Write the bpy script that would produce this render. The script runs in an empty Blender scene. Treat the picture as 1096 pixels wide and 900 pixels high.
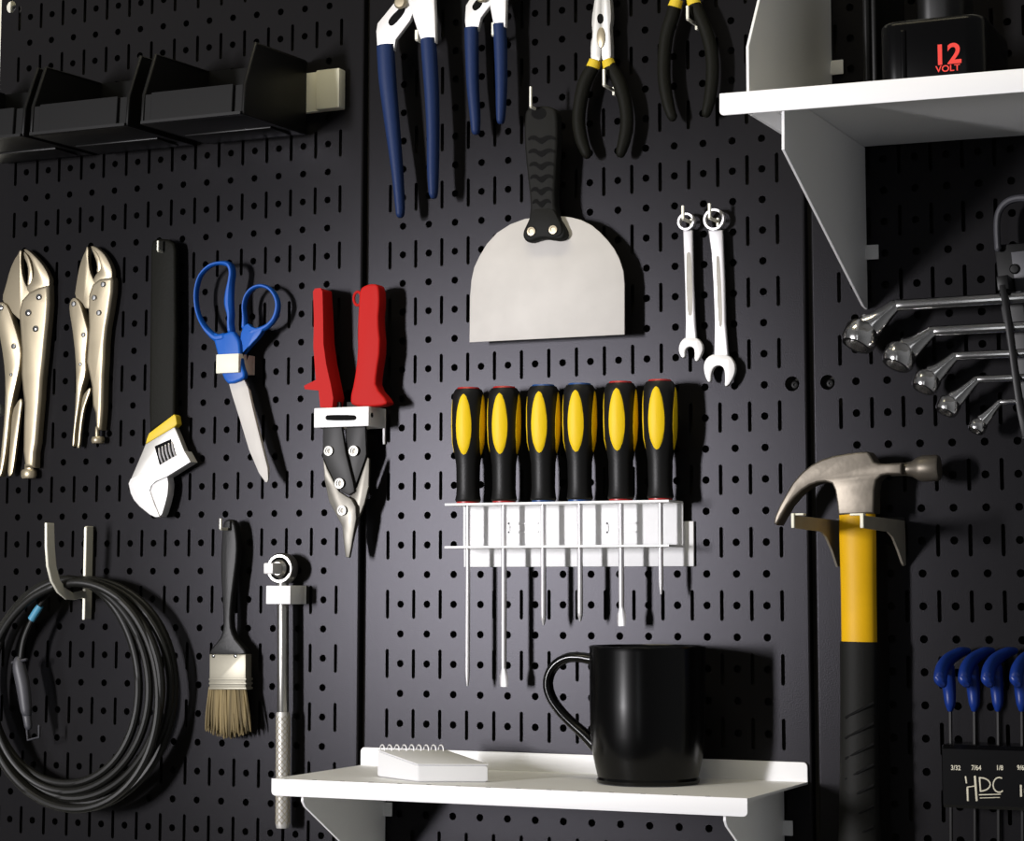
import bpy, bmesh, math, random
from mathutils import Vector, Matrix
random.seed(7)
S = 0.0254                      # everything below is laid out in inches; S turns inches into metres
scene = bpy.context.scene
COL = scene.collection
PI = math.pi

# ------------------------------------------------------------------ camera (solved from the pegboard's 1 inch hole grid)
F = 2355.473
RV = Vector((-0.109425255, 0.422991838, -0.0229065377))
CAM = Vector((36.089706, -67.0339961, -0.434202547))
CX, CY = 548 + 6.52987157, 450 - 83.7643735
_R = Matrix.Rotation(RV.length, 3, RV.normalized())
_B = Matrix(((1, 0, 0), (0, 0, -1), (0, 1, 0)))
RM = _R @ _B                    # world -> camera (x right, y down, z forward)
RT = RM.transposed()

def W(x, y, d=0.0):
    """point (inches) seen at photo pixel x,y on the plane d inches in front of the pegboard"""
    v = RT @ Vector(((x - CX) / F, (y - CY) / F, 1))
    t = (-d - CAM.y) / v.y
    return CAM + v * t

def IPP(x, y, d=0.0):
    """inches per photo pixel there"""
    return (W(x, y + 1, d) - W(x, y, d)).length

# ------------------------------------------------------------------ materials
def mat(name, col, rough=0.5, metal=0.0, spec=0.5, bump=0.0, bscale=400, var=0.0, vscale=20, coat=0.0, stretch=None, tint=None):
    m = bpy.data.materials.new(name); m.use_nodes = True
    nt = m.node_tree; b = nt.nodes['Principled BSDF']
    b.inputs['Base Color'].default_value = (*col, 1)
    b.inputs['Roughness'].default_value = rough
    b.inputs['Metallic'].default_value = metal
    b.inputs['Specular IOR Level'].default_value = spec
    b.inputs['Coat Weight'].default_value = coat
    if tint: b.inputs['Specular Tint'].default_value = (*tint, 1)
    tc = nt.nodes.new('ShaderNodeTexCoord')
    vec = tc.outputs['Object']
    if stretch:
        mp = nt.nodes.new('ShaderNodeMapping'); mp.inputs['Scale'].default_value = stretch
        nt.links.new(vec, mp.inputs['Vector']); vec = mp.outputs['Vector']
    if var:
        n = nt.nodes.new('ShaderNodeTexNoise'); n.inputs['Scale'].default_value = vscale; n.inputs['Detail'].default_value = 4
        nt.links.new(vec, n.inputs['Vector'])
        r = nt.nodes.new('ShaderNodeValToRGB')
        r.color_ramp.elements[0].position = 0.3; r.color_ramp.elements[1].position = 0.7
        r.color_ramp.elements[0].color = (*[c * (1 - var) for c in col], 1)
        r.color_ramp.elements[1].color = (*[min(1, c * (1 + var)) for c in col], 1)
        nt.links.new(n.outputs['Fac'], r.inputs['Fac']); nt.links.new(r.outputs['Color'], b.inputs['Base Color'])
    if bump:
        n = nt.nodes.new('ShaderNodeTexNoise'); n.inputs['Scale'].default_value = bscale; n.inputs['Detail'].default_value = 2
        nt.links.new(vec, n.inputs['Vector'])
        bp = nt.nodes.new('ShaderNodeBump'); bp.inputs['Strength'].default_value = bump; bp.inputs['Distance'].default_value = 0.001
        nt.links.new(n.outputs['Fac'], bp.inputs['Height']); nt.links.new(bp.outputs['Normal'], b.inputs['Normal'])
    return m

def powder(name):
    """satin black powder coat: dark body colour under a weak, tight sheen"""
    m = bpy.data.materials.new(name); m.use_nodes = True
    nt = m.node_tree; nt.nodes.remove(nt.nodes['Principled BSDF'])
    di = nt.nodes.new('ShaderNodeBsdfDiffuse'); di.inputs['Color'].default_value = (0.0105, 0.0101, 0.0106, 1)
    gl = nt.nodes.new('ShaderNodeBsdfAnisotropic'); gl.distribution = 'BECKMANN'
    gl.inputs['Color'].default_value = (0.0088, 0.0086, 0.0097, 1); gl.inputs['Roughness'].default_value = 0.295
    ad = nt.nodes.new('ShaderNodeAddShader')
    tc = nt.nodes.new('ShaderNodeTexCoord'); n = nt.nodes.new('ShaderNodeTexNoise'); n.inputs['Scale'].default_value = 900
    bp = nt.nodes.new('ShaderNodeBump'); bp.inputs['Strength'].default_value = 0.06; bp.inputs['Distance'].default_value = 0.001
    nt.links.new(tc.outputs['Object'], n.inputs['Vector']); nt.links.new(n.outputs['Fac'], bp.inputs['Height'])
    for b in (di, gl): nt.links.new(bp.outputs['Normal'], b.inputs['Normal'])
    nt.links.new(di.outputs[0], ad.inputs[0]); nt.links.new(gl.outputs[0], ad.inputs[1])
    nt.links.new(ad.outputs[0], nt.nodes['Material Output'].inputs['Surface'])
    return m

M = dict(
    panel=powder('black_powder_coat'),
    wall=mat('white_wall_paint', (0.62, 0.61, 0.52), 0.8, bump=0.1, bscale=60),
    board=mat('hole_shade_sheet', (0.030, 0.029, 0.026), 0.9, 0, 0.1, bump=0.1, bscale=80),  # colour of the added sheet that puts shade into the panel holes
    white=mat('white_powder_coat', (0.83, 0.83, 0.83), 0.5, 0, 0.35, bump=0.05, bscale=700),
    ivory=mat('ivory_painted_steel', (0.78, 0.76, 0.62), 0.5, 0, 0.35),
    hook=mat('zinc_plated_hook', (0.76, 0.74, 0.62), 0.45, 0.25, 0.5),
    holder=mat('galvanised_steel_sheet', (0.33, 0.30, 0.24), 0.5, 0.35, 0.5, var=0.08, vscale=60),
    blade=mat('satin_stainless_blade', (0.50, 0.48, 0.45), 0.62, 0.15, 0.35, var=0.05, vscale=40),
    nickel=mat('nickel_plated_steel', (0.36, 0.31, 0.215), 0.40, 0.65, 0.5, var=0.06, vscale=50),
    chrome=mat('chrome_steel', (0.70, 0.69, 0.68), 0.17, 1.0),
    barsteel=mat('polished_bar_steel', (0.48, 0.47, 0.44), 0.28, 0.95),
    satin=mat('satin_chrome', (0.66, 0.65, 0.66), 0.40, 0.6),
    ground=mat('ground_steel', (0.50, 0.49, 0.46), 0.45, 0.5, var=0.06, vscale=60),
    jaw=mat('polished_jaw_steel', (0.74, 0.73, 0.72), 0.5, 0.3),
    snip=mat('machined_blade_steel', (0.145, 0.137, 0.118), 0.42, 0.7, var=0.16, vscale=70),
    forge=mat('forged_hammer_steel', (0.145, 0.127, 0.102), 0.44, 0.7, var=0.25, vscale=50, bump=0.12, bscale=150),
    dsteel=mat('blackened_steel', (0.012, 0.0115, 0.011), 0.5, 0.1, 0.35),
    bvinyl=mat('navy_dipped_vinyl', (0.008, 0.022, 0.082), 0.55, 0, 0.25, bump=0.15, bscale=500),
    blue=mat('blue_moulded_plastic', (0.006, 0.092, 0.42), 0.45, 0, 0.25),
    hexblue=mat('deep_blue_plastic', (0.006, 0.026, 0.17), 0.35, 0, 0.35),
    red=mat('red_rubber_grip', (0.44, 0.009, 0.007), 0.6, 0, 0.15),
    redcap=mat('red_plastic', (0.40, 0.015, 0.015), 0.4),
    bluecap=mat('blue_plastic_collar', (0.01, 0.06, 0.22), 0.4),
    yellow=mat('yellow_plastic_inlay', (0.80, 0.54, 0.005), 0.5, 0, 0.25),
    yband=mat('yellow_vinyl', (0.66, 0.48, 0.03), 0.5, 0, 0.3),
    ylw_handle=mat('yellow_fibreglass', (0.66, 0.37, 0.003), 0.5, 0, 0.2, var=0.06, vscale=40),
    rubber=mat('black_rubber', (0.006, 0.006, 0.006), 0.45, 0, 0.25, bump=0.1, bscale=500),
    vinyl=mat('charcoal_dipped_vinyl', (0.0065, 0.0065, 0.0045), 0.6, 0, 0.10, bump=0.2, bscale=500),
    grip=mat('dark_soft_grip', (0.0085, 0.0085, 0.0075), 0.6, 0, 0.12, bump=0.1, bscale=300),
    groove=mat('hole_shade_and_groove_rubber', (0.004, 0.004, 0.004), 0.8, 0, 0.1),  # near-black: shade of holes and slots put into colour, also grip rubber
    bin=mat('black_polypropylene', (0.0035, 0.0035, 0.0035), 0.42, 0, 0.22),
    glaze=mat('black_glazed_ceramic', (0.001, 0.001, 0.001), 0.22, 0, 0.28),
    gloss=mat('black_glossy_plastic', (0.002, 0.002, 0.0023), 0.24, 0, 0.14),
    cable=mat('black_cable_jacket', (0.005, 0.005, 0.004), 0.45, 0, 0.3),
    grey=mat('grey_plastic', (0.045, 0.045, 0.052), 0.5),
    tape=mat('light_blue_tape', (0.06, 0.25, 0.38), 0.5),
    paper=mat('white_paper', (0.62, 0.62, 0.62), 0.8, 0, 0.1),
    bristle=mat('natural_bristle', (0.15, 0.115, 0.055), 0.7, 0, 0.2, var=0.65, vscale=14, stretch=(16, 16, 1.0)),
    ferrule=mat('tinned_ferrule', (0.25, 0.235, 0.185), 0.45, 0.5, var=0.08, vscale=60),
    redink=mat('red_printed_ink', (0.75, 0.03, 0.015), 0.5),
    palepaint=mat('cream_printed_ink', (0.50, 0.47, 0.36), 0.5),
)

# ------------------------------------------------------------------ mesh helpers (coordinates in inches, world axes)
def V(x, d, z):                 # d = distance in front of the pegboard
    return Vector((x, -d, z))

def bevel_all(bm, geom_edges, off, seg=2):
    if off > 0 and geom_edges:
        try:
            bmesh.ops.bevel(bm, geom=geom_edges, offset=off, segments=seg, profile=0.5, affect='EDGES', clamp_overlap=True)
        except Exception:
            pass

def prism(front, vec, bevel=0.0, seg=2, side_bevel=False):
    """closed prism: outline `front` (list of Vectors) swept along vec"""
    bm = bmesh.new()
    a = [bm.verts.new(p) for p in front]
    b = [bm.verts.new(p + vec) for p in front]
    n = len(a)
    bm.faces.new(a); bm.faces.new(list(reversed(b)))
    for i in range(n):
        bm.faces.new((a[(i + 1) % n], a[i], b[i], b[(i + 1) % n]))
    bmesh.ops.recalc_face_normals(bm, faces=bm.faces)
    if bevel:
        sa, sb = set(a), set(b)
        ed = [e for e in bm.edges if (e.verts[0] in sa and e.verts[1] in sa) or (e.verts[0] in sb and e.verts[1] in sb) or side_bevel]
        bevel_all(bm, ed, bevel, seg)
    return bm

def chaikin(pts, n=1):
    for _ in range(n):
        o = []
        for i in range(len(pts)):
            p, q = pts[i], pts[(i + 1) % len(pts)]
            o += [p * 0.75 + q * 0.25, p * 0.25 + q * 0.75]
        pts = o
    return pts

def px_prism(pts, d, t, bevel=0.0, smooth=0, seg=2):
    """outline traced in photo pixels, set on the plane d inches off the board, t inches thick towards the board"""
    w = [W(x, y, d) for x, y in pts]
    if smooth: w = chaikin(w, smooth)
    return prism(w, Vector((0, t, 0)), bevel, seg)

def dz_plate(x, prof, t, bevel=0.0, smooth=0):
    """sheet standing square to the board: profile in (d, z), thickness t along x"""
    w = [V(x, d, z) for d, z in prof]
    if smooth: w = chaikin(w, smooth)
    return prism(w, Vector((t, 0, 0)), bevel, 1)

def box(x0, x1, d0, d1, z0, z1, bevel=0.0, seg=2):
    f = [V(x0, d1, z0), V(x1, d1, z0), V(x1, d1, z1), V(x0, d1, z1)]
    bm = bmesh.new()
    a = [bm.verts.new(p) for p in f]; b = [bm.verts.new(p + Vector((0, d1 - d0, 0))) for p in f]
    bm.faces.new(a); bm.faces.new(list(reversed(b)))
    for i in range(4): bm.faces.new((a[(i + 1) % 4], a[i], b[i], b[(i + 1) % 4]))
    bmesh.ops.recalc_face_normals(bm, faces=bm.faces)
    bevel_all(bm, list(bm.edges), bevel, seg)
    return bm

def catmull(pts, k=6, closed=False):
    n = len(pts); out = []
    rng = n if closed else n - 1
    for i in range(rng):
        g = lambda j: pts[j % n] if closed else pts[max(0, min(n - 1, j))]
        p0, p1, p2, p3 = g(i - 1), g(i), g(i + 1), g(i + 2)
        for s in range(k):
            t = s / k
            out.append(tuple(0.5 * (2 * b + (-a + c) * t + (2 * a - 5 * b + 4 * c - e) * t * t + (-a + 3 * b - 3 * c + e) * t ** 3)
                             for a, b, c, e in zip(p0, p1, p2, p3)))
    if not closed: out.append(tuple(pts[-1]))
    return out

def tube(path, seg=12, closed=False, cap=True, k=6, ref=Vector((0, 1, 0)), square=False, flat=False):
    """path: list of (x, y, z, half_width, half_depth); elliptical section, half_depth measured along ref"""
    pts = catmull(path, k, closed) if k > 1 else [tuple(p) for p in path]
    bm = bmesh.new(); rings = []
    n = len(pts)
    P = [Vector(p[:3]) for p in pts]
    for i in range(n):
        if closed: t = (P[(i + 1) % n] - P[i - 1]).normalized()
        else: t = (P[min(n - 1, i + 1)] - P[max(0, i - 1)]).normalized()
        s = t.cross(ref)
        if s.length < 0.15: s = t.cross(Vector((0, 0, 1)) if abs(t.z) < 0.9 else Vector((1, 0, 0)))
        s.normalize(); u = s.cross(t).normalized()
        if rings and (s.dot(prev_s) < 0): s = -s; u = -u
        prev_s = s
        rw, rd = pts[i][3], pts[i][4]
        def sec(scale, off):
            r = []
            for j in range(seg):
                a = 2 * PI * (j + (0.5 if square else 0)) / seg
                r.append(bm.verts.new(P[i] + t * off + s * math.cos(a) * rw * scale + u * math.sin(a) * rd * scale))
            return r
        if i == 0 and cap and not closed and not flat:
            m = min(rw, rd)
            for sc, of in ((0.45, -0.9), (0.8, -0.6)): rings.append(sec(sc, of * m))
        rings.append(sec(1, 0))
        if i == n - 1 and cap and not closed:
            m = min(rw, rd)
            for sc, of in ((0.8, 0.6), (0.45, 0.9)): rings.append(sec(sc, of * m))
    m = len(rings)
    for i in range(m if closed else m - 1):
        a, b = rings[i], rings[(i + 1) % m]
        for j in range(seg):
            bm.faces.new((a[j], a[(j + 1) % seg], b[(j + 1) % seg], b[j]))
    if not closed:
        bm.faces.new(list(reversed(rings[0]))); bm.faces.new(rings[-1])
    bmesh.ops.recalc_face_normals(bm, faces=bm.faces)
    return bm

def px_tube(path, **kw):
    """path entries: (px, py, d, half width in pixels, half depth in inches)"""
    out = []
    for x, y, d, wpx, rd in path:
        p = W(x, y, d); out.append((p.x, p.y, p.z, wpx * IPP(x, y, d), rd))
    return tube(out, **kw)

def lathe(prof, origin, axis=Vector((0, 0, 1)), seg=32, closed=False):
    """prof: (radius, height along axis)"""
    axis = axis.normalized()
    q = Vector((0, 0, 1)).rotation_difference(axis)
    bm = bmesh.new(); rings = []
    for r, h in prof:
        if r < 1e-6: rings.append([bm.verts.new(origin + q @ Vector((0, 0, h)))])
        else: rings.append([bm.verts.new(origin + q @ Vector((r * math.cos(2 * PI * j / seg), r * math.sin(2 * PI * j / seg), h))) for j in range(seg)])
    m = len(rings)
    for i in range(m if closed else m - 1):
        a, b = rings[i], rings[(i + 1) % m]
        for j in range(seg):
            k = (j + 1) % seg
            if len(a) == 1 and len(b) == 1: continue
            if len(a) == 1: bm.faces.new((a[0], b[k], b[j]))
            elif len(b) == 1: bm.faces.new((a[j], a[k], b[0]))
            else: bm.faces.new((a[j], a[k], b[k], b[j]))
    bmesh.ops.recalc_face_normals(bm, faces=bm.faces)
    return bm

def join(*bms):
    out = bmesh.new()
    for b in bms:
        me = bpy.data.meshes.new('tmp'); b.to_mesh(me); b.free()
        out.from_mesh(me); bpy.data.meshes.remove(me)
    return out

def to_obj(name, bm, m, origin=Vector((0, 0, 0)), angle=35):
    bmesh.ops.translate(bm, verts=bm.verts, vec=-origin)
    bmesh.ops.scale(bm, verts=bm.verts, vec=(S, S, S))
    me = bpy.data.meshes.new(name); bm.to_mesh(me); bm.free()
    me.materials.append(m)
    for p in me.polygons: p.use_smooth = True
    me.set_sharp_from_angle(angle=math.radians(angle))
    o = bpy.data.objects.new(name, me); COL.objects.link(o)
    return o

def tag(o, label, cat, group=None):
    o['label'] = label; o['category'] = cat
    if group: o['group'] = group
    return o

class Thing:
    def __init__(self, name, label, cat, origin, group=None):
        self.o = bpy.data.objects.new(name, None); COL.objects.link(self.o)
        self.o.empty_display_size = 0.01
        self.org = Vector(origin); self.o.location = self.org * S
        tag(self.o, label, cat, group)
    def part(self, name, bm, m, parent=None, label=None, angle=35):
        o = to_obj(name, bm, M[m] if isinstance(m, str) else m, self.org, angle)
        o.parent = parent or self.o
        if label: o['label'] = label
        return o

def single(name, bm, m, label, cat, origin, group=None, angle=35):
    o = to_obj(name, bm, M[m], Vector(origin), angle)
    o.location = Vector(origin) * S
    return tag(o, label, cat, group)

def rivet(x, y, d, rpx, h=0.05):
    p = W(x, y, d); r = rpx * IPP(x, y, d)
    return lathe([(r, 0), (r, h * 0.5), (r * 0.75, h * 0.9), (0, h)], p, Vector((0, -1, 0)), 16)

def ringbolt(x, y, d, rpx, h=0.08):
    p = W(x, y, d); r = rpx * IPP(x, y, d)
    return lathe([(r, 0), (r, h), (r * 0.62, h * 1.1), (r * 0.55, h * 0.55), (0, h * 0.55)], p, Vector((0, -1, 0)), 20)

def text_bm(body, size, thick=0.004, align='LEFT', sx=1.0, bold=0.0):
    """lettering facing out from the board, lying in the x-z plane at the origin; inches"""
    cu = bpy.data.curves.new('t', 'FONT'); cu.body = body; cu.size = size; cu.extrude = thick; cu.align_x = align; cu.offset = bold
    o = bpy.data.objects.new('t', cu); COL.objects.link(o)
    dg = bpy.context.evaluated_depsgraph_get()
    me = bpy.data.meshes.new_from_object(o.evaluated_get(dg))
    bm = bmesh.new(); bm.from_mesh(me)
    bpy.data.objects.remove(o); bpy.data.curves.remove(cu); bpy.data.meshes.remove(me)
    bmesh.ops.transform(bm, matrix=Matrix.Rotation(PI / 2, 4, 'X') @ Matrix.Diagonal((sx, 1, 1, 1)), verts=bm.verts)
    return bm

def moved(bm, v):
    bmesh.ops.translate(bm, verts=bm.verts, vec=v); return bm

def circle_px(x, y, rx, ry, n=20):
    return [(x + rx * math.cos(2 * PI * i / n), y + ry * math.sin(2 * PI * i / n)) for i in range(n)]

# ------------------------------------------------------------------ room wall behind the pegboard, dark sheet added for the holes
wb = to_obj('wall_back', box(-34, 46, -1.4, -0.545, -40, 50), M['wall']); wb['kind'] = 'structure'
bb = to_obj('wall_hole_shade', box(-15.4, 33, -0.54, -0.345, -11, 23), M['board']); bb['kind'] = 'structure'  # sheet added behind the panels so their holes stay dark

# ------------------------------------------------------------------ pegboard panels: 16 x 32 inches, round holes on a 1 inch grid, slots on every other row
def panel_mesh():
    cu = bpy.data.curves.new('sheet', 'CURVE'); cu.dimensions = '2D'; cu.fill_mode = 'BOTH'; cu.extrude = 0.025
    def loop(pts):
        sp = cu.splines.new('POLY'); sp.points.add(len(pts) - 1); sp.use_cyclic_u = True
        for p, (x, y) in zip(sp.points, pts): p.co = (x, y, 0, 1)
    HW, HT = 7.90 - 0.07, 16.0 - 0.07
    loop([(-HW, -HT), (HW, -HT), (HW, HT), (-HW, HT)])
    def capsule(cx, cy, r, h, n):
        pts = []
        for i in range(n + 1):
            a = PI * i / n; pts.append((cx + r * math.cos(a), cy + h + r * math.sin(a)))
        for i in range(n + 1):
            a = PI + PI * i / n; pts.append((cx + r * math.cos(a), cy - h + r * math.sin(a)))
        return pts
    for r in range(-15, 16):                       # rows, z = r about the middle of the panel
        for c in range(14):
            x = -6.5 + c
            loop([(x + 0.125 * math.cos(2 * PI * i / 14), r + 0.125 * math.sin(2 * PI * i / 14)) for i in range(14)])
        if r % 2:
            for c in range(15): loop(capsule(-7 + c, r, 0.062, 0.43, 5))
    for x in (-7.42, 7.42):
        for z in (-15.5, 0, 15.5):
            loop([(x + 0.24 * math.cos(2 * PI * i / 18), z + 0.24 * math.sin(2 * PI * i / 18)) for i in range(18)])
    o = bpy.data.objects.new('sheet', cu); COL.objects.link(o)
    dg = bpy.context.evaluated_depsgraph_get()
    me = bpy.data.meshes.new_from_object(o.evaluated_get(dg))
    bpy.data.objects.remove(o); bpy.data.curves.remove(cu)
    bm = bmesh.new(); bm.from_mesh(me); bpy.data.meshes.remove(me)
    bmesh.ops.transform(bm, matrix=Matrix.Rotation(PI / 2, 4, 'X'), verts=bm.verts)
    bmesh.ops.translate(bm, verts=bm.verts, vec=(0, 0.025, 0))
    # folded edges running back to the wall
    def fold(sgn, vert):
        prof = [(7.83 if vert else 15.93, 0.0)]
        e = 7.83 if vert else 15.93
        for i in range(1, 7):
            a = PI / 2 * i / 6; prof.append((e + 0.07 * math.sin(a), 0.07 * (1 - math.cos(a))))
        prof.append((e + 0.07, 0.34))
        L = 15.93 if vert else 7.83
        prev = None
        for u, y in prof:
            p = [bm.verts.new((sgn * u, y, -L) if vert else (-L, y, sgn * u)), bm.verts.new((sgn * u, y, L) if vert else (L, y, sgn * u))]
            if prev: bm.faces.new((prev[0], prev[1], p[1], p[0]))
            prev = p
    for s in (-1, 1): fold(s, True); fold(s, False)
    bmesh.ops.remove_doubles(bm, verts=bm.verts, dist=0.0005)
    bmesh.ops.recalc_face_normals(bm, faces=bm.faces)
    return bm

PANELS = [(-8.0, 6.14, 'black slotted steel pegboard panel behind the bins, locking pliers and coiled cable'),
          (8.0, 6.0, 'black slotted steel pegboard panel behind the putty knife, screwdriver rack and mug'),
          (24.0, 6.0, 'black slotted steel pegboard panel behind the hammer, offset wrenches and blue hex keys')]
p0 = to_obj('pegboard_panel', panel_mesh(), M['panel'], angle=30)
for i, (px_, pz, lab) in enumerate(PANELS):
    o = p0 if i == 0 else p0.copy()
    if i: COL.objects.link(o)
    o.location = Vector((px_, 0, pz)) * S
    tag(o, lab, 'pegboard', 'black pegboard panels')

for (cx_, cz, lab) in ((15.42, 6.0, 'recessed screw in the round hole at the right edge of the middle pegboard panel'),
                       (16.58, 6.0, 'recessed screw in the round hole at the left edge of the hammer pegboard panel'),
                       (-15.42, 21.64, 'bright screw in the top left corner of the pegboard above the bins')):
    b = lathe([(0.15, 0), (0.15, 0.06), (0.10, 0.14), (0.04, 0.16), (0.04, 0.10), (0, 0.10)], V(cx_ + .02, -0.34, cz - .02), Vector((0, -1, 0)), 20)
    single('mounting_screw', b, 'dsteel', lab, 'screw', V(cx_, -0.34, cz), 'panel mounting screws')

# ------------------------------------------------------------------ small flat hooks: plate standing square to the board, turned up at the tip
def peg_hook(bend, tip, D, label, t=0.075, wd=0.095, plate=(0.12, 0.16)):
    b = W(bend[0], bend[1], D); tp = W(tip[0], tip[1], D)
    x, zb, zt = b.x, b.z, tp.z
    prof = [(0.02, zb + plate[0]), (0.14, zb + plate[0]), (0.14, zb + wd / 2), (D - wd * 1.2, zb + wd / 2), (D - wd, zb + wd), (D - wd, zt), (D, zt),
            (D, zb), (D - wd * .6, zb - wd / 2), (0.14, zb - wd / 2), (0.14, zb - plate[1]), (0.02, zb - plate[1])]
    return single('peg_hook', dz_plate(x - t / 2, prof, t, 0.015), 'hook', label, 'hook', V(x, 0.02, zb), 'small pegboard hooks')

peg_hook((567.5, 114), (567, 92.5), 1.55, 'pale upturned hook through the top of the putty knife handle')
peg_hook((730.5, 234), (730, 220), 0.95, 'small hook holding the shorter combination wrench', 0.09)
peg_hook((759, 233), (758.5, 217.5), 0.95, 'small hook holding the longer combination wrench', 0.09)
peg_hook((168.5, 268), (168.3, 257.5), 0.92, 'small pale hook holding the black-handled adjustable wrench')
peg_hook((235.5, 566), (235, 555), 1.2, 'small pale hook through the paintbrush handle')
peg_hook((646, 91), (645.8, 74), 1.0, 'small hook between the grips of the needle nose pliers', 0.09)
peg_hook((735.5, 20), (735.3, 6), 1.0, 'small hook between the grips of the black pliers nearest the upper shelf', 0.09)
peg_hook((445.5, 42), (445, 32), 1.15, 'small hook between the grips of the longer blue-handled pliers', 0.12)
peg_hook((527.5, 37), (527, 24), 1.05, 'small hook between the grips of the shorter blue-handled pliers', 0.12)

# ------------------------------------------------------------------ hanging bins on their rail
def bin_(xr, wid, label, extra):
    """xr = x of the right-hand wall"""
    xl = xr - wid
    zt, zb, zl = BZT, BZB, BZL
    t = Thing('storage_bin', label, 'bin', V((xl + xr) / 2, 2.3, zb), 'black hanging bins')
    side = [(0.262, zt), (3.75, zt - 0.12), (4.4, zl), (4.5, zb + 0.06), (4.42, zb), (0.262, zb + 0.1)]
    th = 0.09
    shell = [dz_plate(xl, side, th, 0.02), dz_plate(xr - th, side, th, 0.02),
             box(xl + th, xr - th, 0.262, 0.37, zb + 0.1, zt, 0.01),
             prism([V(xl + th, 0.4, zb + 0.1), V(xr - th, 0.4, zb + 0.1), V(xr - th, 4.42, zb), V(xl + th, 4.42, zb)], Vector((0, 0, 0.09)), 0.01)]
    t.part('body', join(*shell), 'bin')
    # rolled rims along the side walls
    for n_, x in enumerate((xl + th / 2, xr - th / 2)):
        t.part('side_rim', tube([(x, -0.4, zt, .07, .05), (x, -3.72, zt - 0.12, .07, .05), (x, -4.38, zl, .07, .05), (x, -4.46, zb + 0.05, .06, .05)], seg=8, k=1), 'bin')
    lip = [(4.40, zl), (4.52, zl + 0.02), (4.56, zb + 0.08), (4.52, zb), (4.42, zb), (4.42, zb + 0.1)]
    f = t.part('front_lip', join(dz_plate(xl + 0.42, [(4.38, zl), (4.50, zl + 0.02), (4.56, zb + 0.1), (4.5, zb + 0.02), (4.40, zb + 0.02)], wid - 0.84, 0.02),
                                 dz_plate(xl + 0.08, [(4.30, zl), (4.38, zl), (4.44, zb + 0.02), (4.36, zb + 0.02)], wid - 0.16, 0.01),
                                 dz_plate(xl + 0.05, [(4.35, zb + 0.12), (4.60, zb + 0.1), (4.6, zb), (4.35, zb)], wid - 0.1, 0.02)), 'bin')
    t.part('stacking_ledge', box(xl + 0.3, xr - 0.3, 0.8, 2.2, zb + 0.0, zb + 0.07, 0.02), 'bin')
    return t
c_ = W(274, 46, 3.75); BZT = c_.z + 0.12; BZL = W(252, 91, 4.4).z; BZB = W(262, 122, 4.5).z
bx3 = c_.x; bx2 = W(151, 62, 3.75).x; bx1 = W(40.6, 75, 3.75).x
wid3 = 4.12
bin_(bx1, wid3, 'black hanging bin cut off by the photo edge, leftmost of three', 0)
bin_(bx2, wid3, 'black hanging bin in the middle of the three bins on the rail', 0)
bin_(bx3, wid3, 'black hanging bin at the end of the rail, by the pale rail end', 0)
e0 = W(339, 94, 0.6); e1 = W(361.5, 94, 0.6); r0 = W(350, 73, 0.6).z; r1 = W(350, 115.5, 0.6).z
t = Thing('bin_rail', 'pale painted steel rail the black bins hang from, its end showing past the last bin', 'rail', V(-8, 0.05, r1))
t.part('rail_strip', box(-15.7, e0.x - .05, 0.03, 0.26, r1, r0, 0.02), 'ivory')
t.part('rail_end', box(e0.x - .1, e1.x, 0.03, 0.5, r1, r0, 0.05), 'ivory')

# ------------------------------------------------------------------ tongue-and-groove pliers with blue dipped grips
def groove_pliers(label, dd, lm, slot, rm, gl, gr, bolt, jaws):
    o0 = W(gl[len(gl) // 2][0], gl[len(gl) // 2][1], 0)
    t = Thing('tongue_and_groove_pliers', label, 'pliers', V(o0.x, dd, o0.z), 'blue-handled pliers')
    a = px_prism(lm, dd + 0.02, 0.2, 0.04, 0)
    t.part('jaw_arm', a, 'jaw')
    t.part('jaw_arm', px_prism(rm, dd + 0.16, 0.22, 0.05, 0), 'jaw')
    t.part('adjustment_slot', px_prism(slot, dd + 0.03, 0.02, 0, 1), 'groove', label='adjustment slot, its shade painted dark')  # dark slab painted as the slot's shade, no opening cut
    t.part('pivot_bolt', rivet(bolt[0], bolt[1], dd + 0.15, bolt[2], 0.12), 'nickel')
    for g in (gl, gr):
        t.part('grip', px_tube(g, seg=16, k=5, flat=True), 'bvinyl', label='blue dipped grip')
groove_pliers('longer pair of blue-handled pliers hanging nearest the bins', 1.0,
    [(424, 0), (403.8, 24.8), (402.3, 33.6), (403.6, 54), (421.5, 54), (423.5, 42.3), (438.8, 22), (446, 2), (458, -22), (474, -50), (494, -74), (486, -84), (458, -62), (436, -28)],
    [(427, 9.5), (419, 17), (415, 23.5), (417.5, 28), (422, 26.5), (432, 15), (434, 9), (430, 6)],
    [(436.6, 2), (443, 22), (451, 46), (466, 46), (465.8, 20), (464.5, -6), (466, -40), (476, -66), (492, -80), (500, -96), (470, -92), (446, -60), (436, -28)],
    [(412.5, 49, 1.0, 9.5, .27), (413.5, 66, 1.0, 9.6, .28), (415, 88, 1.0, 9.5, .28), (419.5, 130, 1.0, 8.2, .26), (425, 180, 1.0, 6.4, .24), (428, 218, 1.0, 5.2, .2), (428.4, 229, 1.0, 4.4, .18)],
    [(458.3, 42, 1.1, 8.2, .27), (460, 66, 1.1, 8.2, .28), (462.2, 100, 1.1, 7.6, .28), (463.5, 140, 1.1, 6.7, .26), (463.5, 180, 1.1, 6.2, .24), (463.8, 204, 1.1, 5.0, .2), (464, 209, 1.1, 4, .18)],
    (429, 3, 7), 0)
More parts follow.
